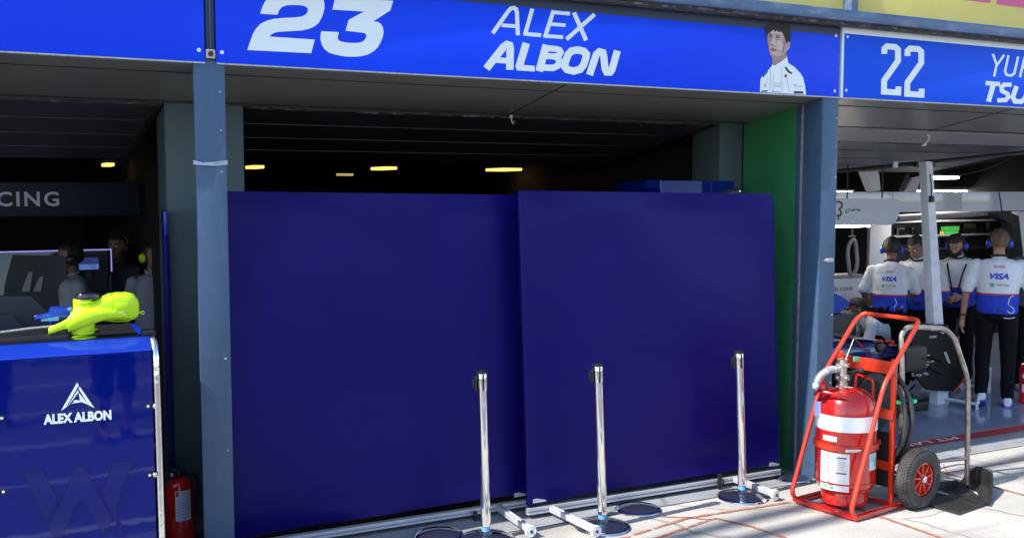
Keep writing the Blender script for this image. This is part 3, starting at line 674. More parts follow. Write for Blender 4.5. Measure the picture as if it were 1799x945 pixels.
def disc(label, x, y, r=.165):
    s = thing('post_base', label, 'post base', (x, y, 0))
    MB().lathe([(r, 0), (r+.004, .006), (r-.002, .014), (r-.012, .017)], 48).build('base_rim', M['chrome'], s)
    MB().lathe([(r-.014, .0155), (r*.7, .024), (r*.4, .032), (.03, .036), (0, .036)], 48).build('base_dome', M['chrome_black'], s)
    return tag(s, group='loose round post bases')
disc('loose round black and chrome base between the two right chrome posts', 3.70, 5.50, .15)
disc('loose round base left of the leftmost chrome post, under the left screen', 2.33, 5.62, .15)
disc('loose round base at the foot of the green wall', 5.12, 5.60, .13)

# ================================================================ things behind the screens
bx = thing('tall_cabinet', 'tall blue cabinet top showing above the right navy screen', 'cabinet')
MB().box((4.335, 6.2, .02), (5.02, 6.38, 2.176), .006).build('front_section', M['cab'], bx)
MB().box((4.34, 6.385, .02), (4.62, 6.80, 2.170), .006).build('rear_section', M['cab_dark'], bx)
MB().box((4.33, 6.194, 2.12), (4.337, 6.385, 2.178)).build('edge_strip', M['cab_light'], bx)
rebase(bx, (4.6, 6.4, 0))
pp_ = thing('pipe', 'short grey pipe end with a bright rim on top of the right navy screen', 'pipe')
a = onY(1302, 337, 5.95); c_ = a+Vector((-.30, .36, -.10)); d = (c_-a).normalized(); mxp = Matrix.Translation(a) @ d.to_track_quat('Z', 'Y').to_matrix().to_4x4()
MB().lathe([(.033, .002), (.033, .3), (.030, .3), (.030, .002)], 28, mxp, cap=False).build('tube', M['grey_dark'], pp_)
MB().lathe([(.030, .0), (.035, -.002), (.035, .004), (.030, .004)], 28, mxp, cap=False).build('rim', M['steel'], pp_)
rebase(pp_, a)

# ================================================================ left cabinet with the logo
CYF = 4.90; K = lambda x, y, k=0: onY(x, y, CYF-.002-k)
cab = thing('pit_cabinet', 'glossy blue pit cabinet with white triangle logo at the left edge', 'cabinet')
xr = onY(267, 600, CYF).x; zt = onY(135, 626, CYF).z; ztop = onY(135, 600, CYF+.07).z
b = MB(); x0c = -1.6
prof = [(CYF, .10), (CYF, zt), (CYF+.075, ztop), (CYF+.62, ztop), (CYF+.62, .10)]
MB().prism([(x0c, y, z) for y, z in prof[:2]]+[(x0c, CYF+.004, zt+.003)]+[(x0c, CYF+.61, zt+.003), (x0c, CYF+.61, .10)], (xr-x0c-.004, 0, 0)).build('front_panel', M['cab'], cab)
MB().prism([(x0c, CYF+.003, zt+.005), (x0c, CYF+.075, ztop), (x0c, CYF+.62, ztop), (x0c, CYF+.62, zt+.005)], (xr-x0c-.002, 0, 0)).build('sloping_top_edge', M['cab_light'], cab)  # lighter blue puts the sky light on this slope into the colour
MB().box((x0c, CYF+.10, ztop+.0015), (xr-.04, CYF+.60, ztop+.006), .002).build('black_top_sheet', M['black'], cab)  # black sheet that makes the rear of the cabinet top dark
MB().tube([(xr+.012, CYF+.06, ztop-.012), (xr+.014, CYF+.03, ztop-.03), (xr+.016, CYF+.014, zt-.03), (xr+.018, CYF+.012, zt-.2), (xr+.022, CYF+.012, .12)], .017, 14).build('edge_tube', M['steel'], cab)
MB().box((xr-.03, CYF+.10, ztop+.001), (xr+.03, CYF+.16, ztop+.03), .006).build('corner_catch', M['black'], cab)
for (px, py) in ((260, 713), (263, 834), (3, 734), (6, 863)):
    p = K(px, py)
    m2 = Matrix.Translation((p.x, CYF, p.z)) @ Matrix.Rotation(R(90), 4, 'X')
    bo = MB().lathe([(.012, 0), (.012, .003), (.007, .004), (0, .004)], 14, m2).build('washer', M['black'], cab)
    MB().lathe([(.0055, .0042), (.006, .007), (0, .008)], 12, m2).build('screw', M['print'], bo)
for py in (713, 833):
    p = onY(272, py, CYF)
    MB().ell((p.x, CYF-.006, p.z), (.010, .006, .012), 12).build('edge_rivet', M['steel'], cab)
L1 = lambda x, y, k=0: K(x/4.727, 560+y/4.727, k)
flat('triangle_logo', [[(640,527),(655,550),(548,735),(506,762)], [(662,560),(784,738),(735,715),(652,578)], [(645,590),(655,605),(598,680),(556,735),(640,598)], [(652,610),(742,716),(676,690),(605,700),(590,715),(622,672),(664,676)]], L1, M['print'], cab)
a = L1(362, 878); u = L1(926, 835)-a
text('ALEX ALBON', a, (u.x, 0, u.z*1.0), (.0, 0, .046), M['print'], cab, 'name_lettering', bold=.05, nrm=(0, -1, 0))
L2 = lambda x, y, k=0: K(x/4.727, 745+y/4.727, k)
wl = [[(195,395),(345,378),(470,610),(385,800)], [(635,350),(690,345),(925,790),(905,840),(860,905),(660,600),(510,935),(440,935),(408,850)], [(945,312),(1100,300),(940,730),(860,545)]]
flat('pressed_letter', wl, L2, M['cab_dark'], cab)
flat('pressed_edge', sum([stroke(w_, 5, True) for w_ in wl], []), lambda x, y, k=0: L2(x, y, .0006+k*.02), M['ink_blue_dark'], cab)
rebase(cab, (-.5, CYF+.3, 0))
# caster legs are out of the picture; the cabinet stands on them
MB().box((-1.0, -.28, -.0), (1.0, .28, .099), .01).build('plinth', M['black'], cab)

# lime air duct, cap and blue moulding on top of the cabinet
DY = 5.06; D = lambda x, y, Y=DY: onY(x/4.727, 420+y/4.727, Y)
zc = ztop
du = thing('air_duct', 'lime green moulded air duct with black cap lying on the blue cabinet', 'air duct')
def ring(c, ax, rx, ry, n=28, sq=2.0):
    """superellipse ring; ax = (u, v) unit vectors"""
    out = []
    for i in range(n):
        t = 2*math.pi*i/n; cc, ss = math.cos(t), math.sin(t)
        out.append(Vector(c)+ax[0]*rx*math.copysign(abs(cc)**(2/sq), cc)+ax[1]*ry*math.copysign(abs(ss)**(2/sq), ss))
    return out
X_, Y_, Z_ = Vector((1, 0, 0)), Vector((0, 1, 0)), Vector((0, 0, 1))
cb = D(711, 500); k = .00072  # metres per crop pixel at that depth
kk = (D(800, 600).x-D(600, 600).x)/200
def P_(x, y): return D(x, y)
neck = MB().loft([ring(Vector((P_(690, y).x, DY, max(P_(690, y).z, zc+.003))), (X_, Y_), r*kk, r*kk*.8) for y, r in ((785, 95), (775, 98), (735, 100), (690, 98), (640, 84), (560, 82), (497, 84))])
neck.build('duct_neck', M['lime'], du)
sec = [(575, 700, 52, 30), (590, 680, 75, 55), (640, 645, 92, 80), (720, 615, 92, 80), (800, 590, 98, 76), (880, 570, 118, 72), (960, 557, 128, 68), (1050, 555, 128, 64), (1110, 560, 118, 56), (1140, 566, 88, 40), (1154, 570, 40, 18)]
bodyd = MB().loft([ring(P_(x, y)+Y_*.0, (Z_, Y_), rz_*kk, ry_*kk*1.1, sq=2.6) for x, y, rz_, ry_ in sec])
bodyd.build('duct_body', M['lime'], du)
MB().loft([ring(P_(x, y)-Y_*.045, (Z_, Y_), a_*kk, b_*kk) for x, y, a_, b_ in ((560, 700, 66, 26), (640, 660, 84, 48), (760, 628, 74, 52), (880, 610, 52, 42), (1020, 622, 22, 12), (1050, 630, 4, 4))]).build('raised_rib', M['lime'], du)
MB().loft([ring(P_(x, y)-Y_*.02, (Z_, Y_), a_*kk, b_*kk, sq=4) for x, y, a_, b_ in ((402, 760, 26, 40), (430, 748, 32, 44), (500, 722, 34, 46), (575, 690, 46, 46), (600, 680, 40, 40))]).build('duct_spout', M['lime'], du)
MB().loft([ring(Vector((P_(690, 780).x, DY, zc+z)), (X_, Y_), r*kk, r*kk) for z, r in ((.0015, 112), (.006, 112), (.008, 100))]).build('duct_foot', M['lime'], du)
cpz = P_(725, 497).z
cp = MB(); rr = []
for z, r in ((0, 97), (.003, 99), (.022, 99), (.026, 94), (.027, 10)):
    n = 60; rr.append([Vector((P_(725, 490).x+(r+(2 if i % 2 and 0 < z < .025 else 0))*kk*math.cos(2*math.pi*i/n), DY+(r+(2 if i % 2 and 0 < z < .025 else 0))*kk*.85*math.sin(2*math.pi*i/n), cpz+z)) for i in range(n)])
cp.loft(rr, smooth=False); cp.build('screw_cap', M['chrome_black'], du)
pl = MB()
a = P_(930, 620)
pl.box((P_(928, 0).x, DY-.069, P_(0, 620).z), (P_(1035, 0).x, DY-.055, P_(0, 565).z), .003)
plo = pl.build('screw_plate', M['lime'], du)
for x in (958, 1014):
    MB().lathe([(.0065, 0), (.006, .003), (0, .003)], 12, Matrix.Translation((P_(x, 594).x, DY-.0695, P_(x, 594).z)) @ Matrix.Rotation(R(90), 4, 'X')).build('screw', M['trim'], plo)
MB().tube([P_(x, y)-Y_*(d_*kk) for x, y, d_ in ((862, 668, 20), (900, 676, 28), (980, 680, 34), (1060, 674, 34), (1120, 650, 30), (1146, 600, 22), (1150, 550, 22), (1140, 500, 28), (1100, 462, 34), (1000, 445, 36), (900, 450, 34), (845, 474, 40))], .0028, 6).build('parting_line', mat('lime_edge', (.36, .60, .006), .4), du)
for yy_ in (520, 750): MB().tube([(P_(711, yy_).x+(86 if yy_ < 600 else 98)*kk*math.cos(t), DY+(83 if yy_ < 600 else 80)*kk*math.sin(t), P_(711, yy_).z) for t in [2*math.pi*i/30 for i in range(30)]], .003, 6, closed=True).build('neck_ring', M['lime'], du)
e0 = P_(1150, 612)
MB().tube([e0+Vector((-.02, 0, 0)), e0+Vector((.012, 0, 0))], .004, 8).tube([e0+Vector((.018+.007*math.cos(t*.5), 0, .007*math.sin(t*.5))) for t in range(13)], .0028, 6).build('lug', M['lime'], du)
rebase(du, (P_(690, 0).x, DY, zc))
bd = thing('bottle_moulding', 'blue moulded nozzle with pale stickers lying left of the lime duct', 'nozzle')
DB = 5.22; Q = lambda x, y: onY(x/4.727, 420+y/4.727, DB)
MB().loft([ring(Q(x, y), (Z_, Y_), a_*kk, a_*kk) for x, y, a_ in ((288, 650, 22), (300, 652, 30), (330, 655, 30), (400, 650, 45), (420, 640, 88), (480, 640, 92), (540, 640, 92), (620, 650, 80), (660, 660, 60))]).build('nozzle_body', M['duct_blue'], bd)
q = Q(400, 0).x
flat('sticker', [[(335,648),(480,622),(480,658),(335,664)]], lambda x, y, k=0: Q(x, y)-Y_*(.092*1.0), M['blue_tape'], bd)
flat('sticker', [[(540,560),(575,545),(603,560),(565,583)]], lambda x, y, k=0: Q(x, y)-Y_*.088, M['blue_tape'], bd)
MB().loft([ring(Q(530, 640)+Vector((0, 0, -.12+z)), (X_, Y_), .05, .05) for z in (0, .06)]).build('stand', M['black'], bd)
rebase(bd, (Q(500, 0).x, DB, zc)); 
# dark tray and slanted lids on the cabinet, at the left
tr = thing('tool_tray', 'black folded tool tray with dark slanted lids at the left edge', 'tray')
p0 = onY(5, 590, 5.2); 
MB().box((-.35, 5.0, zc+.002), (.26, 5.30, zc+.028), .004).build('tray', M['black'], tr)
MB().tube([(-.3, 5.02, zc+.03), (.10, 5.10, zc+.055), (.27, 5.12, zc+.06)], .006, 8).build('handle', M['trim'], tr)
rebase(tr, (0, 5.15, zc+.002))
lidl = thing('console', 'dark grey sloping console behind the cabinet at the far left', 'console')
for (pts, nm) in (([(0, 520), (55, 520), (125, 590), (0, 590)], 'lid'), ([(0, 553), (22, 553), (62, 596), (0, 596)], 'flap')):
    Yq = 5.9 if nm == 'lid' else 5.85
    MB().prism([onY(x-(60 if x == 0 else 0), y, Yq) for x, y in pts], (0, .05, 0)).build(nm, M['grey_dark'] if 'grey_dark' in M else M['header'], lidl)
z_ = onY(0, 590, 5.9).z
MB().box((-.6, 5.96, .0), (.3, 6.3, z_), .01).build('cabinet_body', M['dark'], lidl)
rebase(lidl, (-.2, 6.0, 0))
# small extinguisher by the pier
ex = thing('fire_extinguisher', 'dark red fire extinguisher with a white label between cabinet and column', 'fire extinguisher')
ec = onY(316, 900, 6.2); er = .082; et = onY(316, 838, 6.2).z
mx = Matrix.Translation((ec.x, 6.2, 0))
MB().lathe([(.06, .0), (er, .012), (er, et-.06), (er*.85, et-.03), (er*.5, et-.005), (.02, et+.002)], 36, mx).build('cylinder', M['dark_red'], ex)
vv = MB().lathe([(.018, et+.002), (.02, et+.03), (.014, et+.045)], 16, mx).box((ec.x-.05, 6.19, et+.045), (ec.x+.035, 6.21, et+.056), .003).box((ec.x-.055, 6.19, et+.028), (ec.x+.02, 6.21, et+.036), .003).build('valve', M['black'], ex)
MB().ell((ec.x-.045, 6.165, et+.03), (.014, .014, .014), 14).build('gauge', M['trim'], vv)
def cyl_print(name, c, r, a0, a1, z0, z1, m, parent, n=16):
    b = MB(); P = [Vector((c[0]+r*math.cos(R(a0+(a1-a0)*i/n)), c[1]+r*math.sin(R(a0+(a1-a0)*i/n)), 0)) for i in range(n+1)]
    for p, q in zip(P, P[1:]): b.face([p+Z_*z0, q+Z_*z0, q+Z_*z1, p+Z_*z1], True)
    return b.build(name, m, parent, recalc=False)
cyl_print('paper_label', (ec.x, 6.2), er+.0012, -115, -50, et-.24, et-.06, mat('bluish_label', (.75, .78, .9), .5, var=.05), ex)
cyl_print('red_square', (ec.x, 6.2), er+.002, -112, -101, et-.092, et-.065, M['ink_red'], ex)
for i in range(7): cyl_print('label_line', (ec.x, 6.2), er+.002, -108, -56-6*(i % 3), et-.112-.018*i, et-.110-.018*i, M['ink_blue'], ex)
MB().tube(fillet([(ec.x+.02, 6.2, et+.03), (ec.x+.11, 6.2, et-.0), (ec.x+.10, 6.2, .15)], .05), .011, 8).build('hose', M['black'], ex)
rebase(ex, (ec.x, 6.2, 0))

# ================================================================ wheeled extinguisher
EX = thing('wheeled_extinguisher', 'large red wheeled extinguisher with white band on an orange tube trolley', 'extinguisher trolley', (4.766, 4.913, 0), R(8.7))
def A_(o): o.parent = EX; return o
HW = .235
def side_pts(s):
    return [(.46, s*HW, .022), (0, s*HW, .022), (-.035, s*HW, .075), (.268, s*HW, .85), (.585, s*HW, 1.17)]
loop = [(.0, -HW, .03), (-.045, -HW, .085), (.268, -HW, .86), (.60, -HW, 1.20), (.66, -HW+.02, 1.245), (.66, HW-.02, 1.245), (.60, HW, 1.20), (.268, HW, .86), (-.045, HW, .085), (.0, HW, .03)]
pts = fillet(loop, .075, 7)
fr = A_(MB().tube(pts, .0155, 14).build('frame_loop', M['orange_red']))
# base: flat straps and edge tubes on the floor
b = MB()
for s in (-1, 1): b.box((-.012, s*HW-.017, .012), (.50, s*HW+.017, .040), .004)
b.box((-.016, -HW+.0175, .010), (.045, HW-.0175, .036), .004); b.box((.42, -HW+.0175, .012), (.46, HW-.0175, .038), .004)
A_(b.build('base_frame', M['red']))
b = MB()
for s in (-1, 1): b.box((.405, s*.205-.016, .041), (.43, s*.205+.016, 1.00), .003)
A_(b.build('upright', M['orange_red']))
for x_, z_a, z_b in ((.39, .90, .985), (.39, .60, .665), (.42, .25, .31)): A_(MB().box((x_, -.222, z_a), (x_+.014, .222, z_b), .003).build('cross_bar', M['orange_red']))
# bottle
cx0 = .205; CR = .195
cmx = Matrix.Translation((cx0, 0, 0))
bt = A_(MB().lathe([(.125, .041), (.150, .045), (.152, .12), (.150, .125), (.176, .15), (CR, .19), (CR, .64), (CR-.006, .70), (CR*.86, .755), (CR*.6, .79), (CR*.3, .805), (.04, .808)], 56, cmx).build('bottle', M['red']))
MB().lathe([(CR+.0025, .1935), (CR+.004, .199), (CR+.0025, .205)], 56, cmx, cap=False).build('weld_seam', M['red'], bt)
def band(name, z0, z1, a0, a1, m, dr=.0015, par=None):
    n = max(8, int(abs(a1-a0)/5)); b = MB(); r = CR+dr
    if a1-a0 < 350: a0, a1 = a0-38, a1-38
    P = [Vector((cx0+r*math.cos(R(a0+(a1-a0)*i/n)), r*math.sin(R(a0+(a1-a0)*i/n)), 0)) for i in range(n+1)]
    for p, q in zip(P, P[1:]): b.face([p+Z_*z0, q+Z_*z0, q+Z_*z1, p+Z_*z1], True)
    return b.build(name, m, par or bt, recalc=False)
band('white_band', .545, .645, 0, 360, M['print'])
band('white_sticker', .478, .512, 208, 238, M['label'])
band('black_sticker', .425, .462, 222, 236, M['ink'])
band('black_sticker_text', .436, .446, 225, 233, M['label'], .0022)
lb = band('instruction_label', .155, .405, 203, 262, M['label'])
def on_cyl(o, r):   # wrap flat local lettering round the bottle
    return o
def cyl_text(body, ac, z, h, wdeg, m, bold=.0, par=None, name='lettering'):
    o = text(body, (0, 0, 0), (1, 0, 0), (0, 1, 0), m, par or bt, name, bold=bold, nrm=(0, 0, 1), off=0)
    for v in o.data.vertices:
        an = R(ac-38-wdeg/2+wdeg*v.co.x); r = CR+.0024
        v.co = Vector((cx0+r*math.cos(an), r*math.sin(an), z+h*v.co.y))
    return o
cyl_text('Chubb', 214, .375, .022, 17, M['grey_dark'], par=lb)
band('label_line', .366, .370, 212, 224, M['ink'], .0022, lb)
band('label_line', .372, .380, 238, 257, M['grey_dark'], .0022, lb)
band('label_line', .270, .282, 237, 257, M['grey_panel'], .0022, lb); band('label_line', .272, .276, 239, 255, M['ink'], .0026, lb)
for i in range(4): band('label_mark', .335-i*.028, .343-i*.028, 221, 223.5, M['grey_dark'], .0022, lb)
band('label_mark', .20, .225, 222, 224, M['ink_red'], .0022, lb); band('label_mark', .188, .194, 224, 232, M['ink_red'], .0024, lb)
band('label_mark', .185, .20, 210, 214, M['ink_green'], .0022, lb); band('label_mark', .168, .184, 214, 220, M['ink_green'], .0022, lb); band('label_mark', .166, .182, 227, 233, M['ink_green'], .0022, lb); band('label_mark', .197, .204, 229, 233, M['ink_green'], .0022, lb)
for i in range(7): band('label_text', .36-i*.011, .3625-i*.011, 239, 250+(i*5 % 8), M['grey_panel'], .0022, lb)
sl_ = band('side_label', .29, .40, 303, 328, mat('pale_blue_label', (.62, .75, .82), .45), .0018)
band('label_mark', .31, .37, 320, 326, M['ink_green'], .0024, sl_)
for i in range(4): band('label_text', .385-i*.012, .388-i*.012, 305, 317, M['grey_dark'], .0024, sl_)
# clamp ring and handle
A_(MB().lathe([(CR+.001, .418), (CR+.014, .419), (CR+.014, .455), (CR+.001, .456)], 56, cmx, cap=False).box((cx0+CR*.95, -.13, .42), (.405, -.10, .454), .003).box((cx0+CR*.95, .10, .42), (.405, .13, .454), .003).build('clamp_ring', M['orange_red']))
m2 = cmx @ Matrix.Rotation(R(233), 4, 'Z')
A_(MB().box((CR+.014, -.07, .427), (CR+.030, .07, .441), .004, m2).box((CR+.016, -.065, .441), (CR+.024, .065, .4445), 0, m2).build('clamp_handle', M['steel']))
# valve, hoses, fittings
vx = .15
A_(MB().lathe([(.030, .80), (.036, .81), (.036, .835), (.030, .84), (.030, .985), (.034, .99), (.034, 1.0), (.012, 1.004)], 20, Matrix.Translation((vx, 0, 0))).box((vx-.034, -.034, .86), (vx+.034, .034, .90), .006).box((vx-.033, -.033, .945), (vx+.033, .033, .975), .006).build('valve_body', M['valve']))
b = MB()
for z in (.88, .96, .82):
    for (dx, dy) in ((-.038, .012), (-.01, -.038)): b.ell((vx+dx, dy, z), (.009, .009, .009), 10)
A_(b.build('valve_nut', M['steel']))
A_(MB().tube(fillet([(vx-.03, .01, .93), (vx-.11, .02, .94), (vx-.19, .04, .90), (vx-.215, .05, .82)], .07, 8), .021, 14).build('grey_hose', M['grey_hose']))
b = MB(); hp = fillet([(vx-.06, .015, .935), (vx-.11, .02, .94), (vx-.19, .04, .90), (vx-.215, .05, .82)], .07, 16)
for a_, c2_ in list(zip(hp, hp[1:]))[::1]: b.tube([a_.lerp(c2_, .2), a_.lerp(c2_, .7)], .0245, 12)
A_(b.build('hose_rings', M['alu']))
A_(MB().tube([(vx+.03, -.02, .915), (vx+.11, -.06, .922)], .006, 8).ell((vx+.115, -.062, .922), (.019, .019, .019), 14).build('lever', M['grey_dark']))
A_(MB().tube([(vx+.02, -.01, 1.0), (vx+.04, -.02, 1.06), (vx+.07, -.03, 1.13)], .0025, 6).build('pull_cord', M['label']))
A_(MB().box((vx+.0, -.05, .995), (vx+.055, -.043, 1.025), .002, Matrix.Rotation(R(3), 4, 'Y')).build('green_tag', M['tag_green']))
A_(MB().lathe([(.032, .80), (.033, .83), (.026, .845), (.010, .85), (.009, .87), (0, .872)], 18, Matrix.Translation((.11, .12, -.02))).build('filler_cap', M['red']))
A_(MB().lathe([(.024, .778), (.026, .79), (.018, .803), (0, .806)], 16, Matrix.Translation((.285, -.085, -.02))).build('pressure_plug', M['ink']))
A_(MB().tube(fillet([(.30, -.13, .76), (.30, -.13, .86), (.33, .02, .88), (.33, .03, .78)], .02), .008, 10).build('lifting_handle', M['red']))
A_(MB().tube(fillet([(.03, .12, .76), (-.02, .06, .80), (.02, -.06, .79), (.09, -.12, .755)], .05), .011, 10).build('red_strap', M['red']))
m2 = Matrix.Translation((cx0-CR*.94, .09, .69)) @ Matrix.Rotation(R(200), 4, 'Z')
A_(MB().box((.0, -.022, -.07), (.006, .022, .03), .001, m2).build('paper_tag', mat('lavender_tag', (.30, .36, .62), .5)))
# coiled black hose between bottle and uprights
b = MB()
for j, (rr_, dx) in enumerate(((.30, .0), (.275, .032), (.31, .064), (.285, .096))):
    b.tube([(.455+dx+.004*math.sin(5*t), rr_*.80*math.cos(t)-.03, .58+rr_*1.12*math.sin(t)) for t in [2*math.pi*i/48 for i in range(48)]], .0155, 10, closed=True)
b.build('hose_coil', M['hose'], EX)
A_(MB().box((.43, -.245, .705), (.47, -.19, .725), .003).box((.56, -.26, .70), (.60, -.19, .722), .003).tube([(.46, -.19, .713), (.52, -.19, .71), (.57, -.19, .711)], .003, 6).build('cable_tie', M['tag_green']))
# wheels
for s, nm in ((-1, 'near'), (1, 'far')):
    wm = Matrix.Translation((.575, s*.30, .203)) @ Matrix.Rotation(R(90 if s < 0 else -90), 4, 'X')
    prof = [(.112, -.045), (.150, -.052), (.180, -.048), (.195, -.034), (.202, -.012), (.202, .012), (.195, .034), (.180, .048), (.150, .052), (.112, .045)]
    ty = MB().lathe(prof, 64, wm, cap=False)
    for i in range(60):
        for k2 in range(5):
            a = 2*math.pi*(i+.5*(k2 % 2))/60; zz = (-.034+.017*k2)
            rr_ = .2035-abs(zz)*.17
            m3 = wm @ Matrix.Rotation(a, 4, 'Z') @ Matrix.Translation((rr_, 0, zz)) @ Matrix.Rotation(R(25 if k2 % 2 else -25), 4, 'X')
            ty.box((-.006, -.0085, -.0065), (.0025, .0085, .0065), 0, m3)
    wh = A_(MB().lathe([(.113, .030), (.110, .040), (.104, .042), (.100, .036), (.096, .018), (.030, .014), (.028, .034), (.022, .036), (.022, -.03), (.113, -.03)], 48, wm, cap=False).build('wheel', M['bright_red'] if False else M['red']))
    ty.build('tyre', M['tyre'], wh)
    b = MB()
    for i in range(9):
        m3 = wm @ Matrix.Rotation(2*math.pi*i/9, 4, 'Z')
        b.prism([m3 @ Vector(p) for p in ((.026, -.006, .018), (.098, .012, .018), (.098, .022, .018), (.026, .006, .018))], (wm.to_3x3() @ Vector((0, 0, .016))))
    b.build('spokes', M['orange_red'], wh)
    MB().lathe([(.020, .02), (.022, .052), (.016, .056), (.010, .056), (.009, .048), (0, .048)], 20, wm).build('hub', M['chrome'], wh)
A_(MB().tube([(.575, -.25, .203), (.575, .25, .203)], .012, 10).box((.46, -.20, .19), (.58, -.18, .215), .003).box((.46, .18, .19), (.58, .20, .215), .003).build('axle', M['red']))
b = MB().box((.44, -.17, .13), (.455, .17, .50), .01); A_(b.build('rubber_flap', M['rubber']))

# ================================================================ hand truck
HT = thing('hand_truck', 'worn steel tube hand truck with a black toe plate behind the red trolley', 'hand truck')
Rb = Vector((6.05, 4.86, 0)); e1 = Vector((math.cos(R(-8)), math.sin(R(-8)), 0)); e2 = Vector((e1.y, -e1.x, 0)); bk = -e2
def T_(w, d_, z): return Rb-e1*(.57-w)+e2*d_+Z_*z
back = lambda z: 0
pl_ = [T_(.57, 0, .03), T_(.57, -.01, .24), T_(.565, -.02, .78), T_(.46, -.05, 1.075), T_(.38, -.055, 1.145), T_(.06, -.055, 1.17), T_(.0, -.045, 1.12), T_(.0, -.03, .98), T_(.0, -.02, .84), T_(.0, 0, .03)]
MB().tube(fillet(pl_, .09, 8), .0175, 16).build('tube_frame', M['worn'], HT)
MB().tube([T_(.57, 0, .27), T_(.57, 0, .285)], .019, 14).build('weld', M['worn'], HT)
MB().tube([T_(0, 0, .22), T_(.57, 0, .22)], .012, 10).build('cross_tube', M['worn'], HT)
MB().box((-.2, -.012, .0), (.2, .012, .05), .002, Matrix.Translation(T_(.28, .0, .02)) @ Matrix.Rotation(R(-8), 4, 'Z')).build('plate_bracket', M['rubber'], HT)
# moulded plate: ridged floor and curved-up right flange
F0, G0, G1, B1, B0 = Vector((5.50, 4.47, 0)), Vector((5.86, 4.535, 0)), Vector((6.10, 4.72, 0)), Vector((6.16, 4.98, 0)), Vector((5.44, 4.98, 0))
rows = []
N = 24
for i in range(N+1):
    u = i/N; a = F0.lerp(G0, u); c_ = B0.lerp(B1+Vector((-.06, 0, 0)), u)
    row = []
    for j in range(13):
        v = j/12; p = a.lerp(c_, v)
        z = .016+.012*math.exp(-((u-.62)/.05)**2)+(.006 if (u < .05 or v < .06) else 0)+.004*noise.noise(p*8)
        row.append(Vector((p.x, p.y, z)))
    rows.append(row)
b = MB(); V1 = [[b.bm.verts.new(p) for p in r] for r in rows]; V0 = [[b.bm.verts.new((p.x, p.y, .002)) for p in r] for r in rows]
for i in range(N):
    for j in range(12):
        f = b.bm.faces.new((V1[i][j], V1[i+1][j], V1[i+1][j+1], V1[i][j+1])); f.smooth = True
        b.bm.faces.new((V0[i][j], V0[i][j+1], V0[i+1][j+1], V0[i+1][j]))
for j in range(12):
    b.bm.faces.new((V1[0][j], V1[0][j+1], V0[0][j+1], V0[0][j])); b.bm.faces.new((V1[N][j], V0[N][j], V0[N][j+1], V1[N][j+1]))
for i in range(N):
    b.bm.faces.new((V1[i][0], V0[i][0], V0[i+1][0], V1[i+1][0])); b.bm.faces.new((V1[i][12], V1[i+1][12], V0[i+1][12], V0[i][12]))
b.build('toe_plate', M['rubber'], HT)
b = MB(); pr = []
edge = [G0+Vector((-.03, -.012, 0)), G0.lerp(G1, .5), G1, G1.lerp(B1, .5), B1]
edge = fillet(edge, .12, 6)
for k_, p in enumerate(edge):
    t = k_/(len(edge)-1); h = .03+.125*min(1, t*2.2)*(1 if t < .85 else 1-.5*(t-.85)/.15); cin = (Vector((5.85, 4.95, 0))-p).normalized()
    pr.append([p+cin*.07+Z_*.012, p+cin*.03+Z_*.016, p+Z_*.04, p-cin*.012+Z_*h, p-cin*.024+Z_*(h-.006), p-cin*.022+Z_*.03, p-cin*.005+Z_*.004, p+cin*.07+Z_*.003])
b.loft(pr); b.build('curved_flange', M['rubber'], HT)
MB().lathe([(.045, .020), (.045, .023), (0, .023)], 24, Matrix.Translation(onZ(1658, 870, 0))).build('steel_patch', M['trim'], HT)
rebase(HT, (5.8, 4.8, 0))

# ================================================================ lamps in the garages
def lamp(px0, px1, py0, py1, Yc, label, m, L=.9, grp='tube lamps under the garage roofs'):
    a = onY(px0, py1, Yc); c = onY(px1, py1, Yc); w = (c.x-a.x)
    s = thing('ceiling_lamp', label, 'ceiling lamp')
    ww = max(.06, w*.8); L = L*.38
    MB().box((a.x, Yc, a.z), (a.x+ww, Yc+L, a.z+.03), .008).build('tube_diffuser', m, s)
    MB().box((a.x-.015, Yc-.02, a.z+.0305), (a.x+ww+.015, Yc+L+.02, a.z+.06), .003).build('housing', M['grey_panel'], s)
    rebase(s, (a.x+ww/2, Yc+L/2, a.z)); return tag(s, group=grp)
lamp(184, 206, 280, 292, 10.0, 'yellow tube lamp in the left bay above the lettered header board', M['glow_y'])
lamp(444, 470, 283, 296, 10.0, 'yellow tube lamp just right of the left grey pier', M['glow_y'])
lamp(674, 704, 285, 298, 10.0, 'yellow tube lamp in the middle above the left navy screen', M['glow_y'], 1.1)
lamp(884, 926, 287, 300, 10.0, 'yellow tube lamp above where the two navy screens meet', M['glow_y'], 1.2)
lamp(594, 628, 304, 309, 13.0, 'small dim lamp farther back between two yellow tube lamps', M['glow_dim'], .25)
lamp(938, 985, 307, 313, 13.0, 'thin dim lamp farther back right of the yellow tube lamps', M['glow_dim'], .2)
lamp(1062, 1082, 322, 326, 13.0, 'tiny dim lamp beside the tall blue cabinet top', M['glow_dim'], .2)
lamp(1640, 1696, 303, 314, 9.6, 'white tube lamp right of the white pillar top', M['glow_w'], 1.0)
lamp(1655, 1710, 328, 338, 11.4, 'white tube lamp just over the white header, right of the pillar', M['glow_w'], 1.3)
lamp(1466, 1506, 330, 340, 11.4, 'white tube lamp just over the white header, beside the blue column', M['glow_w'], 1.3)

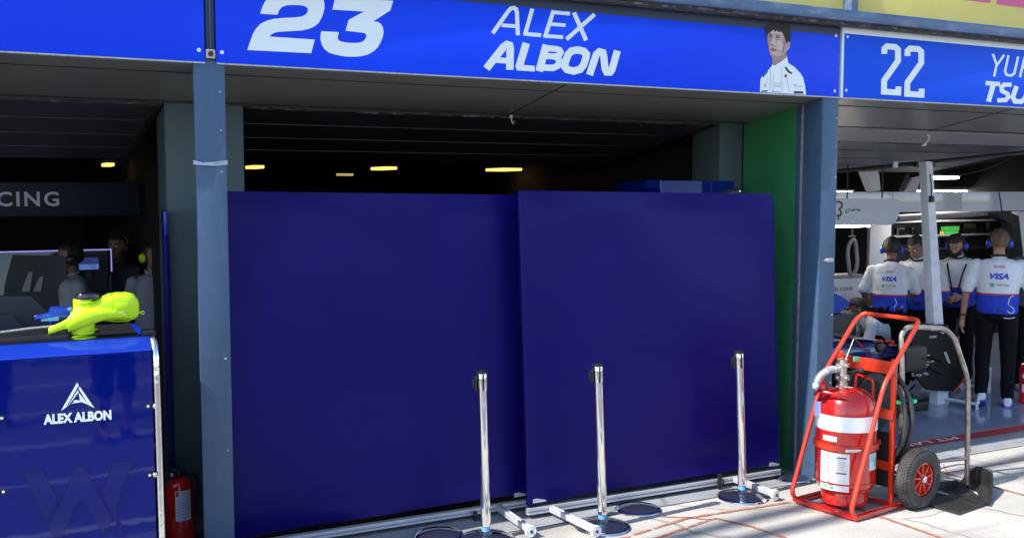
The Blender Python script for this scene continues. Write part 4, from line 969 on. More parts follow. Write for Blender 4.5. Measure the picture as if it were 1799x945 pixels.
# ================================================================ left garage contents
hb = thing('header_board', 'dark navy header board with pale letters CING in the left garage', 'header board')
MB().box((-2.2, 9, 1.897), (1.05, 9.05, 2.169), .003).build('board', M['header'], hb)
a = onY(-66, 362, 9); 
text('RACING', (a.x, 9, 1.977), (onY(104, 362, 9).x-a.x, 0, 0), (0, 0, .117), M['violet_ink'], hb, bold=.02, nrm=(0, -1, 0), off=.004, spacing=1.2)
rebase(hb, (0, 9, 1.897))
bw = thing('partition', 'grey partition with a thin violet light strip in the left garage', 'partition')
MB().box((-.3, 9.2, .0), (.80, 9.25, 1.60), .003).build('panel', M['glass_grey'], bw)
MB().box((-.05, 9.185, 1.602), (.835, 9.198, 1.612)).build('glow_strip', M['led'], bw)
MB().box((.824, 9.185, 1.42), (.834, 9.198, 1.60)).build('glow_strip', M['led'], bw)
MB().box((.81, 9.2, 0), (.83, 9.25, 1.40), .003).build('post', M['grey_dark'], bw)
rebase(bw, (.3, 9.2, 0))
gp = thing('glossy_panel', 'pale glossy curved panel with blurred reflections at the far left', 'panel')
MB().prism([onY(22, 448, 8.6), onY(115, 450, 8.6), onY(118, 520, 8.6), onY(105, 590, 8.6), onY(0, 590, 8.6), onY(8, 500, 8.6)], (0, .04, 0)).build('sheet', M['glass_grey'], gp)
for (x0, x1, y0, y1, m) in ((38, 58, 478, 512, 'grey_panel'), (58, 76, 486, 512, 'grey_panel')):
    MB().prism([onY(x0, y1, 8.59), onY(x0+14, y1, 8.59), onY(x1, y0, 8.59), onY(x0+12, y0, 8.59)], (0, .006, 0)).build('painted_reflection', M[m], gp)  # solid grey shapes stand in for blurred reflections in the panel
rebase(gp, (0, 8.6, 0))
mo = thing('monitor', 'small blue monitor with team lettering behind the man in a headset', 'monitor')
p, q = onY(139, 474, 8.9), onY(173, 452, 8.9)
MB().box((p.x-.012, 8.9, p.z-.012), (q.x+.012, 8.94, q.z+.012), .003).build('casing', M['black'], mo)
MB().box((p.x, 8.895, p.z), (q.x, 8.899, p.z+(q.z-p.z)*.45)).build('screen', mat('pale_screen', (.05, .1, .3), .3, emit=(.12, .22, .6), estr=.3), mo)
MB().box((p.x, 8.895, p.z+(q.z-p.z)*.46), (q.x, 8.899, q.z)).build('screen', M['screen'], mo)
text('WILLIAMS RACING', (p.x+.005, 8.893, q.z-.035), (q.x-p.x-.01, 0, 0), (0, 0, .018), M['violet_ink'], mo, nrm=(0, -1, 0))
text('22', ((p.x+q.x)/2+.01, 8.893, p.z+.012), (.04, 0, 0), (0, 0, .025), M['ink'], mo, nrm=(0, -1, 0))
MB().box((p.x+.05, 8.905, 0), (p.x+.09, 8.935, p.z-.012)).build('stand', M['black'], mo)
rebase(mo, ((p.x+q.x)/2, 8.92, 0))

# ================================================================ right garage contents
def wall_strip(name, label, cat, x0, x1, y, z0, z1, m, th=.05, bev=.004):
    o = MB().box((x0, y, z0), (x1, y+th, z1), bev).build(name, m)
    return tag(place(o, ((x0+x1)/2, y+th/2, z0)), label, cat)
YH = 8.6
z1 = onY(1640, 337, YH).z; z0 = onY(1640, 372, YH).z
hd_ = thing('white_header', 'long glossy white header band across the right garage', 'header board')
x = 7.0; i = 0
while x < 13.5:
    MB().box((x, YH, z0), (x+1.14, YH+.05, z1), .004).build('panel', M['white_gloss'], hd_); x += 1.145
MB().box((7.0, YH+.06, z0+.01), (13.4, YH+.10, z0+.025)).build('glow_strip', M['glow_fill'], hd_)  # glowing strip added out of sight behind the header to brighten the crew
rebase(hd_, (9, YH, z0))
YL = 7.9
sg = thing('hanging_sign', 'white rounded hanging sign with Cash App lettering beside the blue column', 'sign')
S_ = lambda x, y: onY(1440+x/4.11, 330+y/4.11, YL)
MB().prism([S_(x, y) for x, y in ((-150, 78), (535, 78), (565, 84), (582, 100), (585, 140), (572, 200), (550, 245), (525, 266), (500, 270), (-150, 270))], (0, .06, 0)).build('sign_panel', M['off_white'], sg)
SS = lambda x, y, k=0: S_(x, y)-Y_*(.002+k)
flat('logo_square', [[(192,152),(216,152),(206,182),(180,182)]], SS, M['ink_green'], sg)
flat('logo_mark', strokes([([(205,158),(195,160),(202,168),(192,174)], 4)]), lambda x, y, k=0: SS(x, y, .001+k), M['label'], sg)
a, u = SS(217, 176), SS(295, 176)-SS(217, 176)
text('Cash App', a, (u.x, 0, 0), (0, 0, .042), M['ink'], sg, nrm=(0, -1, 0), off=.002, bold=.01)
flat('bull_mark', strokes([([(112,105),(140,100),(160,112),(158,140),(140,155),(155,175),(150,200),(120,205)], 13), ([(130,190),(138,225),(126,228)], 8)]), SS, M['grey_dark'], sg)
MB().box((7.2, YL+.02, S_(0, 270).z-.028), (S_(380, 0).x, YL+.06, S_(0, 270).z-.004)).build('lamp_strip', M['glow_w'], sg)
for x in (7.9, 8.4): MB().tube([(x, YL+.03, S_(0, 78).z), (x, YL+.03, 2.9)], .008, 6).build('hanger', M['grey_dark'], sg)
rebase(sg, (8.1, YL, S_(0, 270).z))
# leaning white pillar
pil = thing('white_pillar', 'leaning white square pillar standing in the middle of the right garage', 'pillar')
YP = 6.95
def pil_ring(py, zf=None):
    a, c, e = [onY(x, py, YP) for x in pilx(py)]
    return a, c, e
def pilx(py):
    t = (py-295)/275; return 1614+11*t, 1627+12*t, 1638+17*t
r0 = []
for py in (292, 745):
    px_ = pilx(py); c = onY(px_[1], py, YP); e = onY(px_[2], py, YP); a = onY(px_[0], py, YP+.08)
    z = 2.38 if py < 500 else 0; w_ = .085
    r0.append([Vector((a.x, YP+.08, z)), Vector((c.x, YP, z)), Vector((e.x, YP, z)), Vector((e.x+a.x-c.x, YP+.08, z))])
MB().loft([r0[1], r0[0]], smooth=False).build('shaft', M['pillar'], pil)
p = onY(1638, 350, YP-.02)
MB().box((p.x-.03, YP-.03, p.z-.03), (p.x+.02, YP+.0, p.z+.03), .006).tube([(p.x-.01, YP-.02, p.z), (p.x-.02, YP-.02, p.z+.14), (p.x-.03, YP-.01, p.z+.24)], .006, 6).build('cable_clip', M['black'], pil)
rebase(pil, (r0[1][0].x+.05, YP+.08, 0))
# cable tray and cables under the tilted door
ct = thing('cable_track', 'black cable track running under the right tilted door', 'cable track')
a, c = onY(1462, 302, 7.6), onY(1799, 268, 6.95)
d_ = (c-a); e = a+d_*1.4
MB().tube([a-d_*.2, e], .022, 6).build('track', M['black'], ct)
q = a.lerp(c, .48); MB().box((q.x-.15, q.y-.02, q.z-.05), (q.x+.12, q.y+.02, q.z-.0), .004).build('bracket', M['black'], ct)
q = a.lerp(c, .31); MB().box((q.x-.03, q.y-.04, q.z-.02), (q.x+.03, q.y-.022, q.z+.04), .003).build('white_box', M['label'], ct)
rebase(ct, a)
cbl = MB().tube(fillet([onY(1624, 296, 7.2), onY(1632, 304, 7.2), onY(1680, 310, 7.3), onY(1740, 296, 7.3), onY(1799, 264, 7.2), onY(1830, 240, 7.1)], .3), .008, 6)
tag(place(cbl.build('cable', M['black']), onY(1680, 310, 7.3)), 'black cable sagging beside the white pillar top under the door', 'cable')
cbl = MB().tube([onY(1755, 338, 8.55), onY(1758, 355, 8.54), onY(1760, 372, 8.54)], .010, 6)
tag(place(cbl.build('cable', M['blue_cover']), onY(1758, 355, 8.54)), 'thin blue cable hanging over the white header at right', 'cable')
for (pts, Yc, lab) in (([(1520,300),(1545,298),(1549,336),(1535,337)], 8.2, 'pale fabric duct hanging above the white header beside the sign'), ([(1605,305),(1622,300),(1612,336),(1590,337)], 9.0, 'pale brown strut leaning behind the white pillar top')):
    b = MB()
    P = [onY(x, y, Yc) for x, y in pts]; b.prism(P, (0, .12, 0))
    o = add_bevel(b.build('hanging_duct' if Yc < 8.5 else 'strut', M['off_white'] if Yc < 8.5 else M['grey_panel']), .02)
    tag(place(o, P[0]), lab, 'duct' if Yc < 8.5 else 'strut')
# back wall of the engineering area: white wall panel, dark shelving with monitors, white arch at right
wall_strip('wall_panel', 'cream wall panel behind the mechanic in the left of the right garage', 'wall panel', onY(1529, 400, 10).x, onY(1566, 400, 10).x, 10, 0, onY(1540, 396, 10).z, M['off_white'])
wp = thing('work_bench', 'low white bench with rb.com lettering beside the blue column', 'bench')
a, c = onY(1440, 492, 9.3), onY(1531, 560, 9.3)
MB().box((a.x, 9.3, .0), (c.x, 9.7, a.z), .006).build('bench_body', M['off_white'], wp)
for i in range(4): MB().box((a.x, 9.292, c.z+.05+i*.045), (c.x-.02, 9.299, c.z+.058+i*.045)).build('groove', M['grey_dark'], wp)
t0 = onY(1462, 512, 9.29); t1 = onY(1498, 512, 9.29)
text('vcarb.com', (t0.x-.17, 9.297, t0.z), (t1.x-t0.x+.17, 0, 0), (0, 0, .06), M['ink'], wp, nrm=(0, -1, 0))
MB().box((a.x+.05, 9.35, a.z+.002), (c.x-.1, 9.6, a.z+.04), .006).build('bench_top_tray', M['grey_panel'], wp)
rebase(wp, ((a.x+c.x)/2, 9.5, 0))
lt = thing('laptop', 'open black laptop standing on the floor case in front of the white bench', 'laptop')
p = onY(1517, 545, 9.0)
MB().box((p.x-.02, 8.8, p.z-.02), (p.x+.22, 9.0, p.z), .004).build('keyboard', M['black'], lt)
MB().prism([(p.x, 9.005, p.z+.001), (p.x+.2, 9.005, p.z+.001), (p.x+.23, 9.06, p.z+.2), (p.x+.03, 9.06, p.z+.2)], (0, .01, 0)).build('lid', M['black'], lt)
MB().box((p.x-.1, 8.75, 0), (p.x+.35, 9.1, p.z-.022), .01).build('case', M['dark'], lt)
rebase(lt, (p.x+.1, 8.9, 0))
hr = MB(); p = onY(1497, 412, 9.2)
hr.tube([(p.x, 9.2, p.z+.1), (p.x, 9.2, p.z), (p.x+.05, 9.2, p.z-.02), (p.x-.06, 9.2, p.z-.02)], .008, 6)
cpt = [(p.x+.015+.075*math.cos(t), 9.2+.01*math.sin(3*t), p.z-.28+.22*math.sin(t)) for t in [2*math.pi*i/28 for i in range(28)]]
hr.tube(cpt, .024, 8, closed=True)
tag(place(hr.build('air_hose', M['grey_panel']), p), 'grey coiled air hose hanging in the dark beside the blue column', 'hose')
rk = thing('equipment_rack', 'black rack with rows of dark screens behind the mechanics', 'rack')
a, c = onY(1566, 392, 10.2), onY(1790, 392, 10.2)
MB().box((a.x, 10.2, 0), (c.x, 10.6, a.z+.1), .006).build('rack_body', M['black'], rk)
for (x0, x1, y0, y1) in ((1650,1686,396,414), (1692,1728,392,414), (1732,1762,390,414), (1650,1670,418,440), (1702,1728,420,436), (1732,1760,420,436), (1575,1600,400,430), (1602,1612,400,430)):
    p, q = onY(x0, y1, 10.15), onY(x1, y0, 10.15)
    mm = MB().box((p.x, 10.15, p.z), (q.x, 10.19, q.z), .004).build('monitor', M['screen_c'], rk)
    if x0 == 1650 and y0 == 396:
        MB().box((p.x+.03, 10.145, (p.z+q.z)/2), (q.x-.01, 10.149, q.z-.01)).build('green_plot', M['scr_green'], mm)
        MB().box((p.x+.01, 10.145, p.z+.012), (p.x+.09, 10.149, (p.z+q.z)/2-.005)).build('yellow_plot', M['scr_yellow'], mm)
        MB().box((p.x+.10, 10.145, p.z+.012), (q.x-.03, 10.149, (p.z+q.z)/2-.005)).build('blue_plot', M['scr_green'], mm)
p, q = onY(1671, 434, 10.15), onY(1689, 416, 10.15); MB().box((p.x, 10.13, p.z), (q.x, 10.14, q.z)).build('paper', M['off_white'], rk)
p, q = onY(1672, 468, 10.15), onY(1690, 443, 10.15); MB().box((p.x, 10.13, p.z), (q.x, 10.14, q.z)).build('paper', M['grey_panel'], rk)
for (y_, m) in ((390, 'off_white'), (416, 'grey_panel'), (440, 'grey_dark')):
    p, q = onY(1570, y_, 10.1), onY(1765, y_-4, 10.1)
    MB().box((p.x, 10.08, p.z-.012), (q.x, 10.19, p.z+.012), .003).build('shelf', M[m], rk)
p, q = onY(1575, 384, 9.6), onY(1752, 372, 9.6)
MB().tube([(p.x, 9.6, p.z), (q.x, 9.6, q.z)], .05, 10).build('overhead_duct', M['grey_panel'], rk)
rebase(rk, ((a.x+c.x)/2, 10.4, 0))
arch = thing('wall_arch', 'white rounded wall end with black trim at the right edge of the photo', 'wall panel')
AR = [(1790,372),(1870,372),(1870,720),(1799,720),(1796,520),(1788,440),(1778,385)]
MB().prism([onY(x, y, 9.4) for x, y in AR], (0, .1, 0)).build('panel', M['off_white'], arch)
MB().prism([onY(x, y, 9.38) for x, y in ((1752,374),(1768,370),(1790,380),(1797,440),(1799,520),(1792,520),(1784,440),(1776,392),(1758,384))], (0, .15, 0)).build('black_trim', M['rubber'], arch)
rebase(arch, (onY(1799, 500, 9.4).x, 9.4, 0))
for o in arch.children: pass
# red extinguisher at the right edge
e2_ = thing('fire_extinguisher', 'bright red fire extinguisher cut by the right edge of the photo', 'fire extinguisher')
p = onZ(1803, 708, 0); mx = Matrix.Translation((p.x, p.y, 0))
MB().lathe([(.06, 0), (.072, .01), (.072, .34), (.055, .39), (.02, .41)], 30, mx).build('cylinder', M['dark_red'], e2_)
MB().lathe([(.016, .41), (.02, .43), (.02, .46), (.008, .47)], 14, mx).box((p.x-.06, p.y-.01, .455), (p.x+.02, p.y+.01, .47), .003).build('valve', M['steel'], e2_)
cyl_print('white_label', (p.x, p.y), .0735, 180, 270, .12, .2, M['label'], e2_); cyl_print('white_label', (p.x, p.y), .0735, 180, 270, .26, .30, M['label'], e2_)
rebase(e2_, (p.x, p.y, 0))

# white low stand and black rear wing with red edge
st = thing('low_stand', 'low white tube stand on the garage floor under the black wing', 'stand')
g0 = onZ(1640, 700, 0); g1 = onZ(1735, 690, 0); g2 = onZ(1700, 712, 0)
hz = .20
def bar(b, p, q, r=.018): return b.tube([p, q], r, 4)
b = MB(); A1 = onZ(1640, 706, 0); B1_ = onZ(1716, 719, 0); C1 = onZ(1738, 690, 0); D1 = onZ(1690, 684, 0)
for p, q in ((A1, B1_), (B1_, C1), (A1, D1), (D1, C1)): bar(b, p+Z_*.05, q+Z_*.05)
for p in (A1, B1_, C1, D1): bar(b, p+Z_*.0, p+Z_*.05)
bar(b, B1_+Z_*.05, B1_.lerp(C1, .3)+Z_*.24); bar(b, B1_.lerp(C1, .3)+Z_*.24, C1+Z_*.26); bar(b, C1+Z_*.05, C1+Z_*.26)
b.build('frame', M['off_white'], st)
rebase(st, (A1+C1)/2)
wg = thing('rear_wing', 'black race car wing with a red edge standing on the white stand', 'car part')
YW = 6.9; Wf = lambda x, y: onY(1440+x/3.376, 480+y/3.376, YW)
MB().prism([Wf(x, y) for x, y in ((500,345),(560,330),(640,330),(700,345),(760,370),(800,400),(830,470),(850,540),(858,610),(845,640),(800,700),(670,695),(640,690),(560,600),(520,470))], (0, .03, 0)).build('end_plate', M['carbon'], wg)
MB().prism([Wf(x, y) for x, y in ((645,345),(650,320),(690,305),(755,305),(762,318),(745,350),(720,348),(700,340))], (0, .25, 0)).build('flap', M['carbon'], wg)
MB().tube(fillet([Wf(758, 308), Wf(756, 330), Wf(745, 350)], .02), .006, 6).tube(fillet([Wf(858, 615), Wf(845, 645), Wf(795, 702)], .05), .008, 6).build('red_edge', M['bright_red'], wg)
a = Wf(648, 385)-Y_*.003; text('VODK', a, (Wf(692, 385).x-a.x, 0, 0), (0, 0, .022), M['label'], wg, nrm=(0, -1, 0), bold=.01)
a = Wf(655, 342)-Y_*.01; text('RACING', a, (Wf(728, 342).x-a.x, 0, 0), (0, 0, .03), M['label'], wg, nrm=(0, -1, 0), bold=.02)
MB().prism([Wf(x, y)-Y_*.004 for x, y in ((735,468),(748,462),(775,530),(765,535),(750,510))], (0, .003, 0)).build('pale_bracket', M['trim'], wg)  # thin pale metal piece on the end plate
MB().box((Wf(600, 0).x, YW+.031, Wf(0, 460).z), (Wf(840, 0).x, YW+.28, Wf(0, 440).z), .004).build('wing_plane', M['carbon'], wg)
MB().box((Wf(600, 0).x, YW+.031, Wf(0, 600).z), (Wf(840, 0).x, YW+.28, Wf(0, 585).z), .004).build('wing_plane', M['carbon'], wg)
rebase(wg, (Wf(700, 0).x, YW, 0.05))

# race car, mostly dark, behind the red trolley
car = thing('race_car', 'dark navy race car with a red outlined 22 on its nose behind the trolley', 'race car')
YK = 6.75; Kc = lambda x, y: onY(1440+x/3.376, 480+y/3.376, YK)
n0 = Kc(200, 400); zN = n0.z
secs = []
for x, y, hw, hh in ((560, 470, .05, .03), (470, 430, .14, .07), (400, 410, .20, .10), (300, 400, .25, .13), (200, 395, .28, .15), (60, 385, .32, .18), (-150, 400, .36, .22)):
    c = Kc(x, y); secs.append(ring(c+Vector((0, .25, -hh)), (Y_, Z_), hw, hh, 24, 3))
MB().loft(secs).build('nose', M['car_blue'], car)
tp = []
for x, y, hw in ((430, 415, .14), (300, 398, .2), (200, 392, .22)):
    c = Kc(x, y); tp.append((c, hw))
MB().loft([[c+Vector((0, .25-hw, .004)), c+Vector((0, .25+hw, .004)), c+Vector((0, .25+hw, .014)), c+Vector((0, .25-hw, .014))] for c, hw in tp]).build('nose_top', M['car_white'], car)
NF = lambda x, y, k=0: Kc(x, y)-Y_*(.045+k)
flat('race_number', strokes([([(300,402),(318,392),(350,394),(352,406),(322,416),(330,424),(372,424)], 9), ([(368,402),(384,394),(414,398),(416,408),(390,418),(396,424),(436,422)], 9)]), NF, M['bright_red'], car)
for (x, y, r_, w_) in ((60, 600, .34, .3),):
    c = Kc(x, y); c = Vector((c.x, YK-.32, .33 if y > 590 else .32)); wm = Matrix.Translation(c) @ Matrix.Rotation(R(90), 4, 'X')
    wo = MB().lathe([(.17, -w_/2), (r_*.93, -w_/2+.01), (r_, -w_/2+.05), (r_, w_/2-.05), (r_*.93, w_/2-.01), (.17, w_/2)], 40, wm).build('wheel', M['black'], car)
    MB().lathe([(.17, w_/2+.002), (.15, w_/2-.02), (.03, w_/2-.01), (0, w_/2)], 30, wm).build('rim', M['carbon'], wo)
b = MB()
for y in (430, 500): b.tube([Kc(480, y), Kc(480, y)+Vector((.1, -.4, -.1))], .012, 6); b.tube([Kc(620, y)+Vector((0, .2, 0)), Kc(480, y)+Vector((.1, -.4, -.1))], .010, 6)
b.build('suspension_arm', M['carbon'], car)
MB().tube(fillet([Kc(130, 362), Kc(180, 366), Kc(240, 420), Kc(290, 510), Kc(315, 640)], .1), .008, 6).build('red_hose', M['bright_red'], car)
MB().ell(Kc(205, 410)-Y_*.3, (.055, .03, .05), 16).build('mirror', M['black'], car)
for i in range(26):
    pass
sb = MB()
for i in range(22):
    c = Kc(random.uniform(385, 520), random.uniform(455, 580))-Y_*.28
    sb.box(c-Vector((.012, .006, .006)), c+Vector((random.uniform(.005, .03), .006, random.uniform(.004, .012))), .001)
tag(sb.build('brake_hardware', M['grey_panel'], car), kind='stuff')
MB().box((Kc(-100, 0).x, YK-.1, .05), (Kc(620, 0).x, YK+.7, .14), .01).build('floor_plate', M['carbon'], car)
MB().box((Kc(370, 0).x, YK-.30, Kc(0, 600).z), (Kc(500, 0).x, YK-.18, Kc(0, 450).z), .03).build('brake_duct', M['black'], car)
rebase(car, (Kc(250, 0).x, YK+.2, 0))
cv = MB(); Yb = 7.3
b = [onY(1440+x/3.376, 280+y/3.376, Yb) for x, y in ((60,800),(98,795),(150,822),(188,855),(175,870),(120,910),(92,925),(60,925))]
cv.prism(b, (0, .2, 0)); o = add_bevel(cv.build('blue_bag', M['blue_cover']), .03, 3)
tag(place(o, (b[0].x, Yb, b[-1].z)), 'crumpled blue cloth draped over dark kit beside the blue column', 'cloth')
kt = MB(); p = onY(1475, 600, 7.3); kt.box((p.x-.25, 7.25, 0), (p.x+.18, 7.6, onY(1475, 550, 7.3).z), .04)
tag(place(kt.build('equipment_case', M['black']), (p.x, 7.4, 0)), 'black case standing beside the blue column under the blue cloth', 'case')
bn = thing('tool_bench', 'dark bench with small parts in front of the leaning mechanics', 'bench')
a, c = onY(1575, 545, 8.3), onY(1690, 545, 8.3)
MB().box((a.x, 8.3, a.z-.06), (c.x, 8.75, a.z), .006).build('bench_top', M['grey_dark'], bn)
MB().box((a.x+.03, 8.33, 0), (c.x-.03, 8.72, a.z-.062), .006).build('bench_body', M['black'], bn)
MB().box((a.x+.05, 8.32, a.z+.002), (a.x+.2, 8.45, a.z+.09), .01).build('blue_box', M['blue_tape'], bn)
MB().lathe([(.03, .001), (.03, .09), (.012, .11), (.012, .13), (0, .131)], 14, Matrix.Translation((a.x+.3, 8.4, a.z))).build('bottle', M['label'], bn)
rebase(bn, ((a.x+c.x)/2, 8.5, 0))

# ================================================================ people
def capsule(b, p, q, r0, r1, n=14):
    p, q = Vector(p), Vector(q); d = (q-p); L = max(d.length, 1e-4); d.normalize()
    m = Matrix.Translation(p) @ d.to_track_quat('Z', 'Y').to_matrix().to_4x4()
    prof = [(r0*math.cos(a), -r0*math.sin(a)) for a in (R(85), R(60), R(30))]+[(r0, 0), (r1, L)]+[(r1*math.cos(a), L+r1*math.sin(a)) for a in (R(30), R(60), R(85))]
    b.lathe(prof, n, m)
def remesh(b, name, m, parent, vox=.010, smooth=3):
    bmesh.ops.recalc_face_normals(b.bm, faces=b.bm.faces)
    me = bpy.data.meshes.new('t'); b.bm.to_mesh(me); b.bm.free()
    o = bpy.data.objects.new('t', me); COL.objects.link(o)
    md = o.modifiers.new('r', 'REMESH'); md.mode = 'VOXEL'; md.voxel_size = vox; md.use_smooth_shade = True
    if smooth: s = o.modifiers.new('s', 'SMOOTH'); s.iterations = smooth; s.factor = .5
    dg = bpy.context.evaluated_depsgraph_get(); m2 = bpy.data.meshes.new_from_object(o.evaluated_get(dg))
    bpy.data.objects.remove(o); bpy.data.meshes.remove(me); m2.name = name
    m2.materials.clear(); m2.materials.append(m)
    r = bpy.data.objects.new(name, m2); COL.objects.link(r); r.parent = parent; return r
def person(label, pos, face, s=1.0, lean=0, head=(0, 0), arms=None, shirt='team_shirt', skin='skin', hair='hair', phones=None, beard=False, legs=None, shorts=False, vox=1.35, belly=0, long_sleeve=False, boom=False, shoes='shoe', group=None, printback=None):
    """face: compass angle the figure looks towards (0 = towards -Y, the camera side)"""
    root = thing('person', label, 'person', pos, R(face), group)
    lm = R(lean); hip = Vector((0, .0, .93))
    def up(p): p = Vector(p)-hip; return hip+Matrix.Rotation(lm, 3, 'X') @ p    # lean forwards (-Y)
    hp = up((0, -.01, 1.50)); hm = Matrix.Rotation(R(head[0]), 3, 'Z') @ Matrix.Rotation(R(head[1])+lm*.6, 3, 'X')
    def hd(p): return hp+hm @ Vector(p)
    def mx_h(): return Matrix.Translation(hp) @ hm.to_4x4()
    b = MB()
    legs = legs or [((-.095, 0, .92), (-.105, -.02, .49), (-.11, .03, .09)), ((.095, 0, .92), (.105, -.02, .49), (.11, .03, .09))]
    arms = arms or [[(-.19, 0, 1.40), (-.24, .03, 1.12), (-.25, -.06, .87)], [(.19, 0, 1.40), (.24, .03, 1.12), (.25, -.06, .87)]]
    sw = .005+belly
    def torso(bb, g, z0=.86, z1=1.47):
        R_ = []
        for z, w, d in ((.84, .155, .105), (.93, .168, .115+belly*.5), (1.04, .155+belly*.6, .105+belly), (1.16, .158+belly*.4, .108+belly*.8), (1.28, .178+belly*.2, .115+belly*.3), (1.38, .185, .108), (1.43, .165, .092), (1.465, .10, .07)):
            if z < z0 or z > z1: continue
            R_.append([up((0, .005*(1 if z > 1.1 else 0), z))+Matrix.Rotation(lm, 3, 'X') @ Vector(((w+g)*math.copysign(abs(math.cos(t))**.8, math.cos(t)), (d+g)*math.sin(t), 0)) for t in [2*math.pi*i/26 for i in range(26)]])
        bb.loft(R_)
    torso(b, 0)
    for h, k_, a in legs:
        capsule(b, h, k_, .082, .056); capsule(b, k_, a, .055, .036); capsule(b, Vector(a), Vector(a)+Vector((0, -.13, -.05)), .034, .026)
    capsule(b, up((0, .01, 1.42)), hd((0, .015, .03)), .058, .054)
    b.ell(hp+hm @ Vector((0, .015, .145)), (.076, .094, .098), 24, hm.to_4x4())
    b.ell(hp+hm @ Vector((0, -.025, .075)), (.056, .062, .062), 20, hm.to_4x4())
    b.ell(hp+hm @ Vector((0, -.062, .035)), (.026, .022, .02), 14, hm.to_4x4())
    capsule(b, hd((0, -.078, .135)), hd((0, -.098, .095)), .009, .014, 10)
    b.ell(hd((0, -.080, .062)), (.022, .012, .010), 12, hm.to_4x4())
    capsule(b, hd((-.035, -.074, .152)), hd((.035, -.074, .152)), .010, .010, 8)
    for sx in (-1, 1): b.ell(hd((sx*.078, .015, .115)), (.010, .020, .032), 12, hm.to_4x4())
    for sh, el, wr in arms:
        sh, el, wr = Vector(sh), Vector(el), Vector(wr)
        capsule(b, sh, el, .049, .038); capsule(b, el, wr, .037, .026)
        d = (wr-el).normalized(); sx = 1 if sh.x > 0 else -1
        inw = Vector((-sx, 0, 0)); inw = (inw-d*inw.dot(d)).normalized(); fr_ = d.cross(inw).normalized()
        if fr_.y > 0: fr_ = -fr_
        pc = wr+d*.055; capsule(b, wr+d*.02, pc+d*.02, .026, .030)
        b.ell(pc+d*.01+fr_*.012, (.028, .028, .034), 12); b.ell(pc+d*.01-fr_*.014, (.026, .026, .032), 12)
        for f in range(4):
            o_ = fr_*(.030-.0195*f); L_ = (.062, .072, .068, .052)[f]
            k1 = pc+d*.035+o_; k2 = k1+d*L_*.5+inw*.008; k3 = k2+d*L_*.42+inw*.022
            capsule(b, k1, k2, .0105, .0098, 8); capsule(b, k2, k3, .0098, .0088, 8)
        t0_ = wr+d*.03+fr_*.026; capsule(b, t0_, t0_+fr_*.025+d*.03+inw*.008, .013, .0115, 8); capsule(b, t0_+fr_*.025+d*.03+inw*.008, t0_+fr_*.030+d*.062+inw*.018, .0115, .0095, 8)
    body = remesh(b, 'body', M[skin], root, .0085*vox, 2)
    # eyes, brows, mouth line
    for sx in (-1, 1):
        MB().ell(hd((sx*.031, -.079, .132)), (.013, .009, .008), 12, hm.to_4x4()).build('eye', M['label'], body)
        MB().ell(hd((sx*.031, -.087, .132)), (.006, .003, .006), 10, hm.to_4x4()).build('iris', M['hair'], body)
        MB().tube([hd((sx*.016, -.092, .155)), hd((sx*.034, -.091, .160)), hd((sx*.052, -.078, .154))], .0045, 6).build('eyebrow', M[hair], body)
    # shirt: torso shell and sleeves
    b = MB(); torso(b, .018, .88)
    for sh, el, wr in arms:
        sh, el, wr = Vector(sh), Vector(el), Vector(wr)
        capsule(b, sh+Vector((0, 0, .0)), sh.lerp(el, .85 if not long_sleeve else 1), .066, .058 if not long_sleeve else .050)
        if long_sleeve: capsule(b, el, el.lerp(wr, .92), .050, .036)
        else: capsule(b, sh.lerp(el, .6), sh.lerp(el, .88), .062, .062)
    capsule(b, up((0, .005, 1.42)), up((0, .0, 1.475)), .078, .066)
    shirt_o = remesh(b, 'shirt', M[shirt], root, .010*vox, 2)
    dsp = shirt_o.data
    for v in dsp.vertices:
        n_ = v.normal; v.co += n_*(.010*noise.noise(Vector((v.co.x*5, v.co.y*5, v.co.z*9+s*10)))+.005*noise.noise(v.co*19))
    # collar
    cl = MB().tube([up((.068*math.cos(t), .068*math.sin(t)-.002, 1.492+.012*math.sin(t))) for t in [2*math.pi*i/24 for i in range(24)]], .012, 8, closed=True)
    cl.build('collar', M['black' if shirt == 'team_shirt' else shirt], shirt_o)
    # trousers
    b = MB()
    for h, k_, a in legs:
        h, k_, a = Vector(h), Vector(k_), Vector(a)
        capsule(b, h, k_, .100, .086 if shorts else .074)
        if not shorts: capsule(b, k_, a+Vector((0, 0, .02)), .074, .060)
    hipc = (Vector(legs[0][0])+Vector(legs[1][0]))/2
    b.ell(hipc+Vector((0, .01, .03)), (.178, .128+belly*.6, .12), 20)
    tr_ = remesh(b, 'trousers', M['trousers'], root, .0105*vox, 2)
    for v in tr_.data.vertices: v.co += v.normal*.010*noise.noise(Vector((v.co.x*6, v.co.y*6, v.co.z*10)))
    MB().loft([[up((0, 0, z))*1.0+Vector((.185*math.cos(t), (.13+belly*.7)*math.sin(t), 0)) for t in [2*math.pi*i/24 for i in range(24)]] for z in (.955, .985)]).build('belt', M['black'], tr_)
    # shoes
    for h, k_, a in legs:
        a = Vector(a); b = MB(); d = (a-Vector(k_)).normalized()
        tilt = Matrix.Translation(a) @ Matrix.Rotation(max(-1.2, min(1.2, math.atan2(-d.y, -d.z)*-1)), 4, 'X')
        for (y, w, hz_, zc_) in (): pass
        sec_ = [(.065, .030, .030), (.045, .040, .050), (.0, .040, .058), (-.06, .042, .040), (-.12, .048, .030), (-.17, .042, .024), (-.20, .020, .014)]
        b.loft([[tilt @ Vector((w*math.cos(t), y, -.085+hh+hh*math.sin(t))) for t in [2*math.pi*i/18 for i in range(18)]] for y, w, hh in sec_])
        sh_ = b.build('shoe', M[shoes], root)
